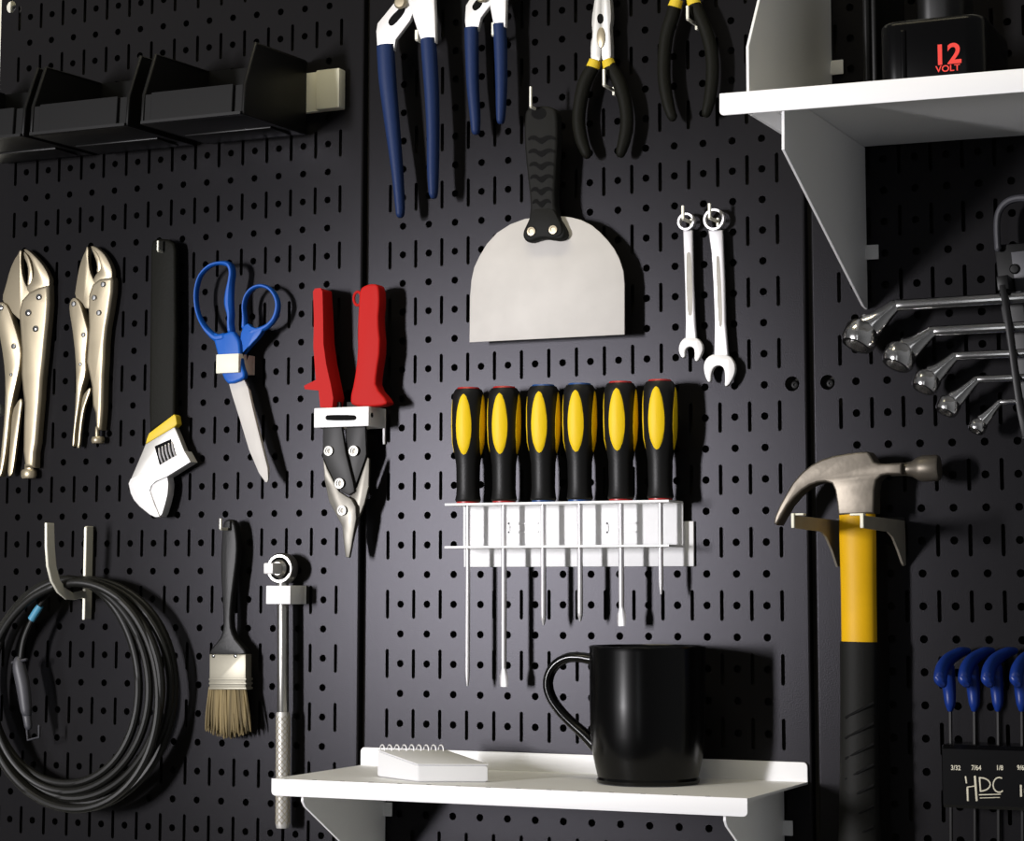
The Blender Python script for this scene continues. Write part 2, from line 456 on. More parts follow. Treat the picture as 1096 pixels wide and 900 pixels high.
groove_pliers('shorter pair of blue-handled pliers beside the putty knife handle', 0.85,
    [(503, -2), (498.2, 6), (497.2, 22), (498.6, 34), (511.2, 33), (514.7, 19), (524, 6.6), (532, -8), (546, -28), (560, -40), (550, -52), (526, -34), (510, -14)],
    [(508, 2), (504.6, 8), (508, 12), (513, 9), (517, 3), (512, -2)],
    [(523.5, 4), (528.6, 30), (540.8, 29), (541.7, 0), (546, -24), (562, -46), (556, -60), (532, -40), (522, -16)],
    [(504.6, 30, .85, 7.6, .22), (505, 50, .85, 7.4, .23), (506, 90, .85, 6.6, .22), (508.6, 125, .85, 5.6, .2), (509.2, 140, .85, 4.5, .17)],
    [(534.4, 26, .92, 7.0, .22), (535.8, 50, .92, 6.9, .23), (536.6, 90, .92, 6.2, .22), (536.2, 118, .92, 5.2, .19), (536, 129, .92, 4.2, .17)],
    (516, -3, 6), 0)

# ------------------------------------------------------------------ putty knife
t = Thing('putty_knife', 'wide steel putty knife with ribbed black handle hanging above the screwdrivers', 'putty knife', V(9, .7, 8), None)
kd = 0.82
t.part('blade', px_prism([(502.4, 366.4), (668.3, 358), (668.3, 304), (667, 290), (662.8, 277), (657, 266), (650, 257), (642, 248.5), (633, 241), (622, 235.5), (612, 232.8), (603.7, 231.6), (585, 231), (561.5, 234.3),
                          (546, 240), (532, 249), (521, 261), (513, 274.4), (507.5, 286), (504.5, 299.7), (503, 318)], kd, 0.06, 0.012), 'blade')
hnd = [(561, 124), (563, 117), (569.5, 113.8), (580, 113), (588.5, 113.8), (594, 117), (595.8, 124), (596.5, 147.5), (594.4, 181), (592.7, 215), (596, 232), (602, 241), (605.6, 249), (603.5, 254.5), (599, 257), (592.7, 256.8),
       (582.2, 255), (574, 257), (567.4, 259.3), (562, 258), (559, 253), (559.5, 247), (563, 240), (566.4, 232), (567.4, 217), (563.2, 181), (560.5, 149.6)]
h = t.part('handle', px_prism(hnd, kd + 0.32, 0.5, 0.10, 1, 3), 'grip')
for yy, hw in ((149, 15.5), (163, 15), (177, 14), (190.5, 13), (204, 12), (217, 10.5)):
    cx_ = 579.5
    t.part('grip_groove', px_prism([(cx_ - hw, yy + 1.5), (cx_ - hw * .85, yy - 3), (cx_ - hw * .45, yy - 4.5), (cx_ - 2, yy - 0.5), (cx_ + hw * .4, yy - 4.5), (cx_ + hw * .85, yy - 3.5), (cx_ + hw, yy + 1),
                                    (cx_ + hw * .55, yy - 1), (cx_ + 1, yy + 5), (cx_ - 1, yy + 5), (cx_ - hw * .55, yy - .5)], kd + 0.335, 0.05, 0, 1), 'groove', h)
t.part('bolster', px_prism([(569, 226), (573, 223.5), (590, 223), (594, 227), (601, 243), (601, 251), (592, 254.5), (581, 252.5), (568, 256), (562.5, 251), (564, 243)], kd + 0.36, 0.1, 0.02, 1), 'grip')
t.part('hang_hole', px_prism(circle_px(576.5, 121, 8, 6.5), kd + 0.333, 0.04), 'groove')  # black disc in place of an open hole: painted shade
for x, y in ((569, 247.7), (592.3, 246)):
    t.part('rivet', ringbolt(x, y, kd + 0.36, 4.6, 0.05), 'nickel', label='hollow steel rivet')

# ------------------------------------------------------------------ long nose pliers and the second pair beside the shelf
def spring_pliers(label, name, dd, grips, collars, metal, hole=None, oval=None):
    g0 = W(*grips[0][3][:2], 0)
    t = Thing(name, label, 'pliers', V(g0.x, dd, g0.z), 'charcoal-handled pliers')
    for i, mm in enumerate(metal): t.part('jaw', px_prism(mm, dd + 0.1, 0.3, 0.06, 1), 'ground')
    if hole: t.part('cutter_hole', px_prism(circle_px(*hole), dd + 0.115, 0.03), 'groove')  # hole shown by a black disc, its shade in the colour
    if oval: t.part('pivot', px_prism(circle_px(*oval), dd + 0.135, 0.06, 0.02), 'nickel')
    for g in grips: t.part('grip', px_tube(g, seg=16, k=5, flat=True), 'vinyl', label='charcoal dipped grip')
    for c in collars: t.part('grip_collar', px_tube(c, seg=16, k=1, cap=False), 'yband', label='yellow band at the top of the grip')
spring_pliers('needle nose pliers with yellow-banded charcoal grips beside the putty knife', 'needle_nose_pliers', 0.6,
    [[(635, 72, .6, 6.8, .2), (630, 80, .6, 7.4, .22), (625, 92, .6, 7.6, .23), (620.8, 112, .6, 7.2, .23), (619.4, 130, .6, 7, .22), (622, 148, .6, 6.8, .21), (626.5, 161, .6, 5.8, .19), (628, 165, .6, 5, .17)],
     [(652.4, 71, .6, 6.8, .2), (658.5, 80, .6, 7.2, .22), (664, 92, .6, 7.4, .23), (669.5, 112, .6, 7.2, .23), (671, 132, .6, 7, .22), (668.5, 149, .6, 6.8, .21), (665.5, 160, .6, 5.8, .19), (664.5, 164, .6, 5, .17)]],
    [[(637, 64.5, .6, 6.3, .19), (634.5, 72.5, .6, 7.4, .215)], [(650.4, 64.5, .6, 6.3, .19), (652.6, 72.5, .6, 7.2, .215)]],
    [[(643, -62), (640, -30), (636.5, 0), (633, 22), (634.5, 38), (632, 47), (632.5, 66), (642, 66), (642.8, 57), (643, 40), (643, 0), (643.5, -62)],
     [(643.5, -62), (643, 0), (643.2, 57), (645, 66), (654, 65.5), (653.5, 42), (652.4, 30), (654, 20), (653, 0), (648, -30), (645, -62)]],
    (642.4, 20, 3.3, 5.5), (643, 40, 4.6, 11))
spring_pliers('charcoal-handled pliers whose grip ends behind the corner of the upper shelf', 'gripping_pliers', 0.6,
    [[(722.5, 7, .6, 7, .2), (719.5, 18, .6, 7.3, .22), (714, 36, .6, 7.2, .22), (711, 60, .6, 7, .22), (711, 86, .6, 6.8, .22), (714.5, 108, .6, 6.5, .2), (718, 121, .6, 5.6, .18), (719.5, 125, .6, 5, .16)],
     [(743, 5, .6, 7, .2), (748.5, 16, .6, 7.2, .22), (756, 34, .6, 7, .22), (761.5, 56, .6, 7, .22), (762.5, 80, .6, 6.8, .22), (760, 104, .6, 6.5, .2), (757, 117, .6, 5.6, .18), (756, 121, .6, 5, .16)]],
    [[(724.5, 0, .6, 6.6, .2), (722, 8, .6, 7.5, .215)], [(741, -2, .6, 6.6, .2), (743.3, 5.5, .6, 7.5, .215)]],
    [[(719, 1), (730, 1), (732, -20), (731, -60), (728, -74), (722, -60), (719, -30)], [(736, -1), (747, -1), (744, -30), (741, -62), (733, -76), (732.5, -40), (733, -20)]])

# ------------------------------------------------------------------ combination wrenches
def comb_wrench(label, ring, ro, ri, shank, openend, recess, dd):
    c = W(*ring, dd); k = IPP(*ring, dd)
    t = Thing('combination_wrench', label, 'wrench', V(c.x, dd, W(*openend[0], dd).z), 'combination wrenches')
    ax = Vector((0, -1, 0))
    t.part('box_end', lathe([(ri * k, -0.11), (ro * k * .97, -0.11), (ro * k, -0.08), (ro * k, 0.08), (ro * k * .97, 0.11), (ri * k, 0.11)], c, ax, 28, True), 'satin')
    t.part('shank', px_prism(shank, dd + 0.07, 0.14, 0.05, 0, 3), 'satin')
    t.part('recess_panel', px_prism(recess, dd + 0.075, 0.01, 0, 2), 'snip')
    t.part('open_end', px_prism(openend, dd + 0.09, 0.2, 0.03, 1), 'jaw')
comb_wrench('shorter of the two combination wrenches, hanging nearer the putty knife', (735, 237.5), 9.6, 7.2,
    [(730.5, 246), (740.8, 246), (742, 300), (744, 345), (745.5, 364), (733, 364), (733.5, 345), (732.5, 300)],
    [(733.7, 360.5), (728.5, 365), (726.2, 371), (726.4, 377), (729.5, 383), (733.2, 382.2), (732.8, 376), (734.5, 372.5), (738.3, 370.5), (741.8, 372), (743.3, 375), (743, 386), (746.5, 386.8), (750, 380), (752.2, 374), (751, 367), (745.3, 361)],
    [(734, 272), (737, 269), (740, 272), (741.5, 335), (738.5, 339), (735.2, 335)], 0.36)
comb_wrench('longer of the two combination wrenches, hanging nearer the upper shelf', (764.8, 235.2), 11.8, 9.2,
    [(757.5, 246), (773, 246), (774, 270), (775.5, 303), (776.5, 345), (779.5, 381), (764, 381), (764.5, 345), (763, 303), (761, 270)],
    [(764, 378.5), (757, 382), (753.3, 388), (753, 397), (756.5, 408), (760.5, 409.2), (761, 399), (763.5, 393.5), (767.5, 391), (772, 391.5), (775, 395), (776, 403.7), (775.2, 413.5), (779.2, 412.8), (784, 405), (786.8, 397), (786, 388), (779.5, 379.5)],
    [(766, 276), (768, 273), (770.5, 276), (773.5, 345), (771, 352), (768.5, 345)], 0.36)

# ------------------------------------------------------------------ locking pliers
def locking_pliers(label, dd, body, jaw_l, jaw_r, lever, release, rivets, knob, screw, inner):
    o0 = W(*body[0], 0)
    t = Thing('locking_pliers', label, 'pliers', V(o0.x, dd, W(*knob[:2], 0).z), 'nickel locking pliers')
    t.part('fixed_jaw', px_prism(jaw_r, dd - 0.02, 0.3, 0.05, 1), 'nickel')
    t.part('moving_jaw', px_prism(jaw_l, dd - 0.06, 0.22, 0.04, 1), 'nickel')
    t.part('jaw_insert', px_prism(inner, dd + 0.0, 0.2, 0.03, 1), 'nickel')
    t.part('handle', px_prism(body, dd + 0.04, dd + 0.035, 0.15, 0, 4), 'nickel')
    t.part('lever', px_prism(lever, dd + 0.06, 0.36, 0.06, 1, 2), 'nickel')
    t.part('release_lever', px_prism(release, dd - 0.08, 0.14, 0.03, 1), 'nickel')
    for x, y, r in rivets: t.part('rivet', rivet(x, y, dd + 0.055, r, 0.055), 'chrome')
    t.part('adjusting_screw', px_tube([(screw[0], screw[1], dd - .17, screw[4], .09), (screw[2], screw[3], dd - .17, screw[4], .09)], k=1, seg=12), 'nickel')
    x0, y0, x1, y1 = knob
    t.part('adjusting_knob', px_tube([((x0 + x1) / 2, y0, dd - .17, (x1 - x0) * .42, .2), ((x0 + x1) / 2, y0 + 2, dd - .17, (x1 - x0) / 2, .24), ((x0 + x1) / 2, y1 - 2, dd - .17, (x1 - x0) / 2, .24), ((x0 + x1) / 2, y1, dd - .17, (x1 - x0) * .42, .2)], k=1, seg=20, cap=False), 'nickel')
locking_pliers('larger locking pliers of pale nickel, cut by the photo edge', 0.45,
    [(51.6, 304), (51.9, 324.7), (50.5, 343.3), (48.2, 365), (46.2, 386.9), (44.3, 403.3), (42.8, 426.7), (40.7, 450), (38.9, 473.3), (36.8, 484), (36.1, 500.5), (25.7, 500.5), (23.6, 483), (24.1, 454.7), (24.9, 431.3), (23, 418), (21.5, 400), (21.8, 374.4), (20.2, 351.1), (19, 335), (22, 321), (30, 312), (40, 307)],
    [(21, 267.1), (18.5, 273), (15.6, 276.4), (10.1, 288.9), (6.2, 304.4), (1.6, 319.2), (5, 326), (14.8, 337), (24, 345), (34, 330), (34, 312), (28, 306), (25.3, 300), (23, 290), (22, 276), (23, 268)],
    [(24, 267), (28, 266.2), (34, 271), (42, 278.8), (48, 287), (52, 295), (53.2, 301), (51.5, 312), (40, 318), (28, 312), (29, 304), (35, 298), (36, 290), (33, 276)],
    [(3, 323), (8, 328), (12.4, 340.2), (19.4, 362), (22, 375), (21.2, 388), (19.4, 398.7), (13.2, 426.7), (10.1, 442.2), (7.8, 467.1), (4.7, 492), (0.8, 511), (-2, 508), (1, 480), (4.5, 445), (5.5, 411), (3.6, 385), (-2, 352), (-6, 334), (-3, 324)],
    [(12.4, 440), (21, 426), (23.6, 428), (22, 441), (18.7, 467), (14.8, 498), (12.5, 509), (7.5, 510), (9.3, 489), (11.2, 465)],
    [(41.7, 318, 3.4), (30.3, 334.8, 3.6), (38.1, 351.9, 3.4), (1, 329.5, 3.4), (14.8, 370.5, 3), (12.1, 401, 1.8)],
    (22, 502.5, 40, 512), (31, 497, 31, 504, 5.5), [(25, 268), (30, 274), (33.5, 284), (35, 296), (32.5, 304), (28.5, 306), (30, 296), (29.5, 284), (25.5, 275)])
locking_pliers('smaller locking pliers of pale nickel beside the adjustable wrench', 0.44,
    [(119.5, 296), (120.2, 300), (119.8, 312.2), (116.6, 334), (113.5, 351), (111.9, 368.2), (111.2, 388.4), (110.3, 400), (109.4, 437.5), (108.6, 448.4), (107.4, 460), (101.9, 460), (101, 442), (98.2, 434), (97.2, 414.2), (94, 398), (91.5, 386.9), (93.3, 362), (94.1, 349.5), (93.5, 332.4), (94, 316), (98, 304), (106, 298)],
    [(92.5, 263.2), (91, 269), (88.6, 273.3), (84.8, 284.2), (81.6, 301.3), (79.3, 318.4), (87.1, 323), (92, 332), (102, 326), (104, 306), (99, 297), (96, 290), (94.2, 278), (94.5, 265)],
    [(95.5, 263.4), (101, 263), (110.4, 270.2), (116, 279), (119, 286), (120.3, 293.5), (118.5, 302), (110, 306), (99, 302), (100.5, 296), (105, 290), (105.5, 282), (102, 272)],
    [(74.5, 322), (79.3, 317.5), (84.8, 323), (88, 333), (91.8, 346.4), (93.6, 353), (93.3, 362), (91, 382.2), (91.8, 400.2), (86.3, 417.3), (84, 434.4), (80.1, 460.9), (79.3, 478), (76.4, 477), (78.5, 457.8), (80, 439), (81.2, 411), (80.6, 382), (77, 351), (73.6, 332)],
    [(87.9, 423.6), (95.8, 414), (97, 417), (93.3, 427), (89.8, 437), (86.6, 457.8), (84.8, 479.5), (81.7, 479.5), (83.8, 457.8), (85.8, 438)],
    [(110.4, 304.4, 3), (100.8, 318.7, 3), (105.8, 334.8, 3), (79, 325.4, 3), (89.4, 358.4, 2.6), (86.3, 390, 1.8)],
    (97.8, 467.5, 112.3, 474.5), (104.3, 458, 104.3, 469, 2.4), [(97, 264.5), (103, 269), (107, 277), (108.5, 286), (106, 291), (103, 291.5), (104, 284), (101, 274)])

# ------------------------------------------------------------------ adjustable wrench, jaws down
t = Thing('adjustable_wrench', 'adjustable wrench with long charcoal handle, yellow collar and bright jaws hanging jaws down', 'wrench', V(W(168, 530, 0).x, .5, W(168, 553, 0).z))
ad = 0.5
t.part('handle', px_prism([(161, 264), (163, 257.5), (168, 255), (180, 256), (186, 260), (187.5, 268), (188, 350), (187, 400), (186.5, 446), (160, 463), (159, 440), (160, 350)], ad + 0.12, 0.34, 0.11, 0, 3), 'vinyl')
t.part('collar', px_prism([(185.7, 443.2), (188, 445), (189.3, 453.8), (186.5, 457), (155.5, 475.5), (156.5, 470), (159, 463.5)], ad + 0.14, 0.36, 0.05, 0), 'yband', label='yellow collar')
t.part('head', px_prism([(186, 455.3), (189.5, 463), (197.5, 483), (198.5, 492), (170, 506), (150, 514), (139.5, 513), (146, 498), (155.8, 474.8)], ad + 0.1, 0.3, 0.04, 0), 'ground')
t.part('sliding_jaw', px_prism([(197.3, 482.7), (203.8, 494.3), (178.5, 510.1), (166.2, 515.2), (161.5, 520), (159.9, 525), (165, 540), (170.7, 553), (166, 553.6), (160, 550.8), (148.9, 541.9), (143, 535), (139.6, 528), (137.3, 517.4), (139.5, 512.3), (152, 506), (168, 499), (184, 489.5)], ad + 0.2, 0.5, 0.03, 0), 'jaw')
t.part('fixed_jaw', px_prism([(179, 510.6), (180, 518), (179.2, 529), (176.5, 540), (173.4, 549.9), (171, 553), (166, 540), (160.6, 525.3), (163, 519), (168, 515)], ad + 0.15, 0.42, 0.03, 0), 'jaw')
kn = t.part('knurl_window', px_prism([(165.5, 477.7), (182.8, 469.7), (189.3, 487.8), (171.3, 500)], ad + 0.107, 0.02, 0, 0), 'groove')  # black slab paints the shade inside the worm opening
for k_ in range(5):
    f = (k_ + .5) / 5
    ax_, ay_ = 167.5 + f * 17.5, 484.5 - f * 8.5 
    t.part('knurl_ridge', px_tube([(ax_ + 1.2, ay_ - 3.5, ad + .1, 1.1, .05), (ax_ + 2, ay_ + 4, ad + .14, 1.2, .05), (ax_ + 4.5, ay_ + 11, ad + .1, 1.1, .05)], seg=8, k=3), 'satin', kn)

# ------------------------------------------------------------------ sheet-metal loop holders
def loop_holder(label, tl, tr, bl, dF, back_px, origin, m='ivory', slot=None, sidehole=None, leg=None):
    a, b = W(*tl, dF), W(*tr, dF); c = W(*bl, dF)
    x0, x1, z1, z0 = a.x, b.x, a.z, c.z
    t = Thing('tool_holder', label, 'holder', V((x0 + x1) / 2, 0.02, z0), 'bent steel loop holders')
    th = 0.08
    t.part('front_strap', box(x0, x1, dF - th, dF, z0, z1, 0.03), m)
    t.part('side_strap', box(x0, x0 + th, 0.1, dF - th, z0, z1, 0.01), m)
    t.part('side_strap', box(x1 - th, x1, 0.1, dF - th, z0, z1, 0.01), m)
    t.part('back_plate', box(x0, x1, 0.02, 0.1, z0, z1, 0.01), m)
    if slot: t.part('slot', px_prism(slot, dF + 0.004, 0.02, 0, 1), 'groove', label='slot in the front strap, its shade painted dark')  # strap is solid; the slot's shade is a dark slab
    if leg:
        t.part('leg', box(x1 - th, x1, 0.02, 0.12, z0 - leg, z0, 0.01), m)
    if sidehole:
        t.part('side_hole', lathe([(0, 0), (.09, 0), (.09, .006), (0, .006)], V(x1, dF * .82, (z0 + z1) / 2 + .05), Vector((1, 0, 0)), 14), 'groove')  # dark disc on the strap paints the hole's shade
    return x0, x1, z0, z1
SD = 1.12
loop_holder('ivory steel loop holding the blue scissors', (231.2, 379.3), (255.5, 378), (231.7, 399.6), SD, 277, None)
ND = 1.28
loop_holder('slotted white steel loop holding the red-handled tin snips', (336, 436.8), (394.7, 436.8), (336, 457.8), ND, 416, None, 'white',
            [(348.4, 445.5), (351, 444), (378.5, 444), (381.4, 445.7), (381.4, 448.5), (378.5, 450), (351, 450), (348.4, 448.5)], True, 0.55)
BD = 1.12
loop_holder('small white steel loop holding the chrome breaker bar', (284.7, 626.7), (310.9, 626.7), (284.7, 646.5), BD, 331, None, 'white')

# ------------------------------------------------------------------ scissors
sd = 0.72
t = Thing('scissors', 'blue-handled scissors hanging point down in an ivory loop beside the adjustable wrench', 'scissors', V(W(262, 400, 0).x, sd, W(285, 514, 0).z))
L1 = [(247.8, 354, 3.6), (247, 346, 3.2), (247.2, 337, 3.6), (245.4, 325, 5.2), (246, 313, 4.6), (247.6, 302, 3.2), (248.8, 291, 3.0), (245.5, 283.2, 3.2), (235, 281.6, 2.1), (224.7, 285, 2), (215.3, 294.5, 1.9), (210.8, 308.3, 2), (210.2, 322.8, 2.1), (213, 337.2, 2.2), (219.4, 349.5, 2.6), (227, 358, 3.6), (233, 362, 4.5), (240, 361, 5)]
a = px_tube([(x, y, sd + .12, w, .15 if w < 2.5 else .2) for x, y, w in L1], seg=10, k=4)
b = px_prism([(226, 355), (236, 358.5), (248, 353), (253, 360), (256, 366), (257, 380), (258.5, 392), (262, 400), (260.3, 406), (245, 411.5), (240, 407), (237, 400), (233, 381)], sd + .28, 0.3, 0.08, 1, 3)
t.part('finger_handle', join(a, b), 'blue')
L2 = [(262, 350, 3.2), (262, 338, 2.2), (261.4, 328, 1.9), (264, 317, 2), (270.5, 309, 2), (279.5, 305.8, 2), (289, 309, 2.1), (295.5, 317.5, 2.3), (297.6, 328, 2.6), (294.5, 340, 2.7), (287.5, 348.5, 2.8), (278, 353.5, 3.6), (269, 356, 5)]
a = px_tube([(x, y, sd - .02, w, .15) for x, y, w in L2], seg=10, k=4)
b = px_prism([(262.9, 344.4), (270.9, 351.5), (282.4, 350.2), (276.6, 360.3), (269, 368), (261.5, 377), (257.8, 381), (257.2, 399), (254, 399), (259.3, 378.4), (255.9, 360)], sd + .12, 0.26, 0.07, 1, 3)
t.part('thumb_handle', join(a, b), 'blue')
t.part('blade', px_prism([(245, 411), (260.6, 405), (265.6, 415.6), (270.8, 438.8), (279.4, 473.3), (286.3, 500.8), (287, 513), (286, 516), (283.7, 516), (276.8, 506), (266.5, 481.9), (256.1, 447.5), (248.4, 423.4)], sd + .12, 0.07, 0.02), 'blade')
t.part('blade', px_prism([(252, 405), (257.5, 402), (267.5, 418), (272.5, 440), (281, 474), (287.8, 501), (287.5, 512), (280, 498), (268, 470)], sd + .03, 0.07, 0.02), 'blade')

# ------------------------------------------------------------------ tin snips
nd = 0.84
t = Thing('tin_snips', 'aviation tin snips with red grips hanging point down in a slotted white loop', 'tin snips', V(W(372, 500, 0).x, nd, W(372, 596, 0).z))
g1 = [(335, 312), (337, 308.8), (343, 308.2), (345, 312), (345.6, 335), (346, 368), (349, 390), (354, 412), (356.5, 426), (355.5, 436.5), (342.7, 436), (341, 418), (326.2, 416.5), (325.3, 412.8), (338, 406.5), (335.3, 370.6), (336, 342)]
wide = {3: 10, 4: 11, 5: 12, 6: 12, 7: 11.5, 8: 12, 9: 11, 10: 9}
bm = bmesh.new(); rings = []
for off, add in ((.42, 0), (.39, .08), (-.26, 1), (-.34, .95)):
    rings.append([bm.verts.new(W(x + add * wide.get(i, 0), y, nd + off)) for i, (x, y) in enumerate(g1)])
bm.faces.new(rings[0]); bm.faces.new(list(reversed(rings[-1])))
for a_, b_ in zip(rings, rings[1:]):
    for i in range(len(g1)): bm.faces.new((a_[(i + 1) % len(g1)], a_[i], b_[i], b_[(i + 1) % len(g1)]))
bmesh.ops.recalc_face_normals(bm, faces=bm.faces)
t.part('grip', bm, 'red', label='red grip with a thumb guard')
g2 = [(388, 306.3), (395.6, 303.6), (403, 304), (405.3, 309), (406, 323.4), (404.2, 342.3), (407, 370.6), (402.4, 400.9), (401.5, 414), (414.5, 429), (412.8, 433.5), (395.6, 435.4), (377, 434.4), (373.9, 427.3), (378.6, 408.4), (382.4, 380), (382.2, 351.7), (383.3, 329), (384.3, 311)]
t.part('grip', px_prism(g2, nd + .34, 0.56, 0.2, 1, 4), 'red', label='red grip with a catch loop')
t.part('catch_ring', px_tube([(x, y, nd + .12, 1.6, .05) for x, y in circle_px(383, 319.6, 4.2, 7.2, 10)], seg=8, k=3, closed=True), 'red')
t.part('handle_arm', px_prism([(345.6, 430), (364, 430), (366, 459), (370, 485), (378, 517), (379, 526), (373, 530), (366, 527), (360, 521), (345, 490)], nd + .16, 0.14, 0.03, 0), 'dsteel')
t.part('handle_arm', px_prism([(371, 430), (390, 430), (391, 459), (392, 486), (390.5, 492), (380, 521), (375, 528), (371, 522), (368, 502), (370, 480)], nd + .02, 0.14, 0.03, 0), 'dsteel')
t.part('blade', px_prism([(393, 489.5), (395.2, 491), (394.4, 521), (390, 539), (384, 554), (380, 568), (376, 585), (373, 594), (370, 575), (371, 548), (374, 530), (382, 521)], nd + .04, 0.12, 0.03), 'snip')
t.part('blade', px_prism([(345.6, 490.5), (350, 501), (357, 515), (363, 526), (370, 530.5), (376, 534), (380.5, 542), (381.2, 555), (378.5, 570), (376.5, 582), (373.5, 597), (369.5, 596), (367.5, 578), (366, 563), (359, 550), (352, 537), (347, 513)], nd + .22, 0.14, 0.03), 'snip')
for x, y, r, dd in ((352.4, 482.6, 5.2, nd + .16), (379.2, 482.6, 5.6, nd + .06), (364, 517.4, 5.6, nd + .18), (366.6, 546.3, 5.4, nd + .23)):
    pb = t.part('pivot_bolt', ringbolt(x, y, dd, r, 0.08), 'ground')
    t.part('socket_shade', rivet(x, y, dd + .05, r * .52, .012), 'snip', pb, label='dark disc for the shade in the bolt socket')  # disc on the recess floor puts the socket's shade into colour

# ------------------------------------------------------------------ screwdriver rack and six screwdrivers
rd0, rd1 = 0.36, 1.66
tl = W(476, 540.5, rd1); tr = W(712, 535, rd1); bl = W(476, 586.5, rd1)
zt_ = (W(500, 540, rd1).z + W(712, 535.6, rd1).z) / 2; zb_ = (W(478, 586.5, rd1).z + W(705, 583, rd1).z) / 2
x0, x1 = tl.x, W(731, 560, rd0).x
t = Thing('screwdriver_rack', 'white steel rack with two thin flanges that the six screwdrivers hang through', 'rack', V((x0 + x1) / 2, .02, zb_), None)
w0 = W(496.5, 564, .12); w1 = W(742.5, 606, .12)
t.part('wall_plate', box(w0.x, w1.x, 0.02, 0.12, w1.z, w0.z + .1, 0.02), 'white')
t.part('back_plate', box(x0 + .05, x1, rd0 - .07, rd0, zb_, zt_, 0.02), 'white')
t.part('standoff', box(x0 + .1, x1 - .1, 0.1, rd0 - .05, zb_, zb_ + .3, 0.02), 'white')
hx = [501, 539.5, 581.6, 620.7, 664.7, 707]
sdD = 1.08
def flange(z):
    # sheet with a notch for every shaft, built as strips between the holes
    xs = [W(x, 560, sdD).x for x in hx]; bms = []
    cuts = [x0] + [v for x in xs for v in (x - .14, x + .14)] + [x1]
    for i in range(0, len(cuts), 2): bms.append(box(cuts[i], cuts[i + 1], rd0, rd1, z - .035, z + .035))
    for x in xs:
        bms.append(box(x - .14, x + .14, rd0, sdD - .14, z - .035, z + .035)); bms.append(box(x - .14, x + .14, sdD + .14, rd1, z - .035, z + .035))
    return join(*bms)
t.part('flange', flange(zt_), 'white'); t.part('flange', flange(zb_), 'white')
for cx_ in (562, 668):
    p = W(cx_, 564, rd0)
    t.part('hook_tab', join(box(p.x - .62, p.x + .5, rd0, rd0 + .03, p.z + .08, p.z + .16, .01), box(p.x - .62, p.x + .5, rd0, rd0 + .03, p.z - .2, p.z - .13, .01), box(p.x - .62, p.x - .54, rd0, rd0 + .03, p.z - .2, p.z + .16, .01)), 'white')

def screwdriver(i, hxp, top, coll, tip, kind, cap, label):
    c = W(hxp, 540, sdD); k = IPP(hxp, 480, sdD)
    zc = zt_ + .04; zt2 = W(hxp, top, sdD).z; H = zt2 - zc
    t = Thing('screwdriver', label, 'screwdriver', V(c.x, sdD, W(hxp, tip, sdD).z), 'yellow and black screwdrivers in the white rack')
    org = V(c.x, sdD, zc)
    pr = [(.40, .06), (.43, .12), (.40, .28), (.385, .5), (.40, H * .33), (.455, H * .42), (.53, H * .52), (.555, H * .66), (.55, H * .80), (.53, H * .90), (.50, H * .955), (.43, H * .985)]
    prof = [(0, .06)] + pr + [(0, H * .985)]
    def R(z):
        for (r0, z0), (r1, z1) in zip(pr, pr[1:]):
            if z0 <= z <= z1: return r0 + (r1 - r0) * (z - z0) / (z1 - z0)
        return pr[-1][0]
    # slightly squared section between the four inlays
    t.part('handle', lathe(prof, org, seg=32), 'rubber')
    for q in range(4):
        bm = bmesh.new(); az = q * PI / 2 + .12; rings = []
        for rr in (0.001, .4, .75, .93, 1.0):
            ring = []
            for j in range(28):
                ph = 2 * PI * j / 28
                z = H * .675 + H * .27 * rr * math.sin(ph)
                an = az + .53 * rr * math.cos(ph) * (1 - .12 * math.sin(ph))
                out = .012 * (1 - rr ** 6) + (-.01 if rr == 1.0 else 0.003)
                r_ = R(z) + out
                ring.append(bm.verts.new(org + Vector((r_ * math.sin(an), -r_ * math.cos(an), z))))
            rings.append(ring)
        for a_, b_ in zip(rings, rings[1:]):
            for j in range(28): bm.faces.new((a_[j], a_[(j + 1) % 28], b_[(j + 1) % 28], b_[j]))
        bm.faces.new(rings[0])
        bmesh.ops.recalc_face_normals(bm, faces=bm.faces)
        t.part('grip_inlay', bm, 'yellow', label='yellow oval inlay')
    cm = 'redcap' if cap == 'r' else 'bluecap'
    t.part('collar', lathe([(0, 0), (.34, 0), (.385, .02), (.385, .07), (0, .07)], org, seg=24), cm)
    t.part('end_cap', lathe([(0, H * .97), (.42, H * .97), (.36, H), (0, H + .03)], org, seg=24), cm)
    zt3 = W(hxp, tip, sdD).z - zc
    r = .092
    if kind == 'flat':
        sh = lathe([(0, .02), (r, .02), (r, zt3 + .9), (r * .9, zt3 + .6)], org, seg=14)
        m1 = bmesh.new()
        secs = [(zt3 + .6, r * .85, r * .85), (zt3 + .35, .15, .06), (zt3 + .12, .15, .035), (zt3, .13, .022)]
        rs = [[m1.verts.new(org + Vector((wx * math.cos(2 * PI * j / 12), wy * math.sin(2 * PI * j / 12), z))) for j in range(12)] for z, wx, wy in secs]
        for a_, b_ in zip(rs, rs[1:]):
            for j in range(12): m1.faces.new((a_[j], a_[(j + 1) % 12], b_[(j + 1) % 12], b_[j]))
        m1.faces.new(rs[-1]); bmesh.ops.recalc_face_normals(m1, faces=m1.faces)
        sh = join(sh, m1)
    elif kind == 'thin':
        sh = lathe([(0, .02), (r * .85, .02), (r * .85, zt3 + .5), (r * .8, zt3 + .3), (.03, zt3), (0, zt3)], org, seg=14)
    else:
        sh = lathe([(0, .02), (r, .02), (r, zt3 + .28), (r * .85, zt3 + .22), (r * .95, zt3 + .2), (.03, zt3), (0, zt3)], org, seg=14)
    t.part('shaft', sh, 'satin')
tops = [415, 414, 412, 410.5, 408.5, 406.5]
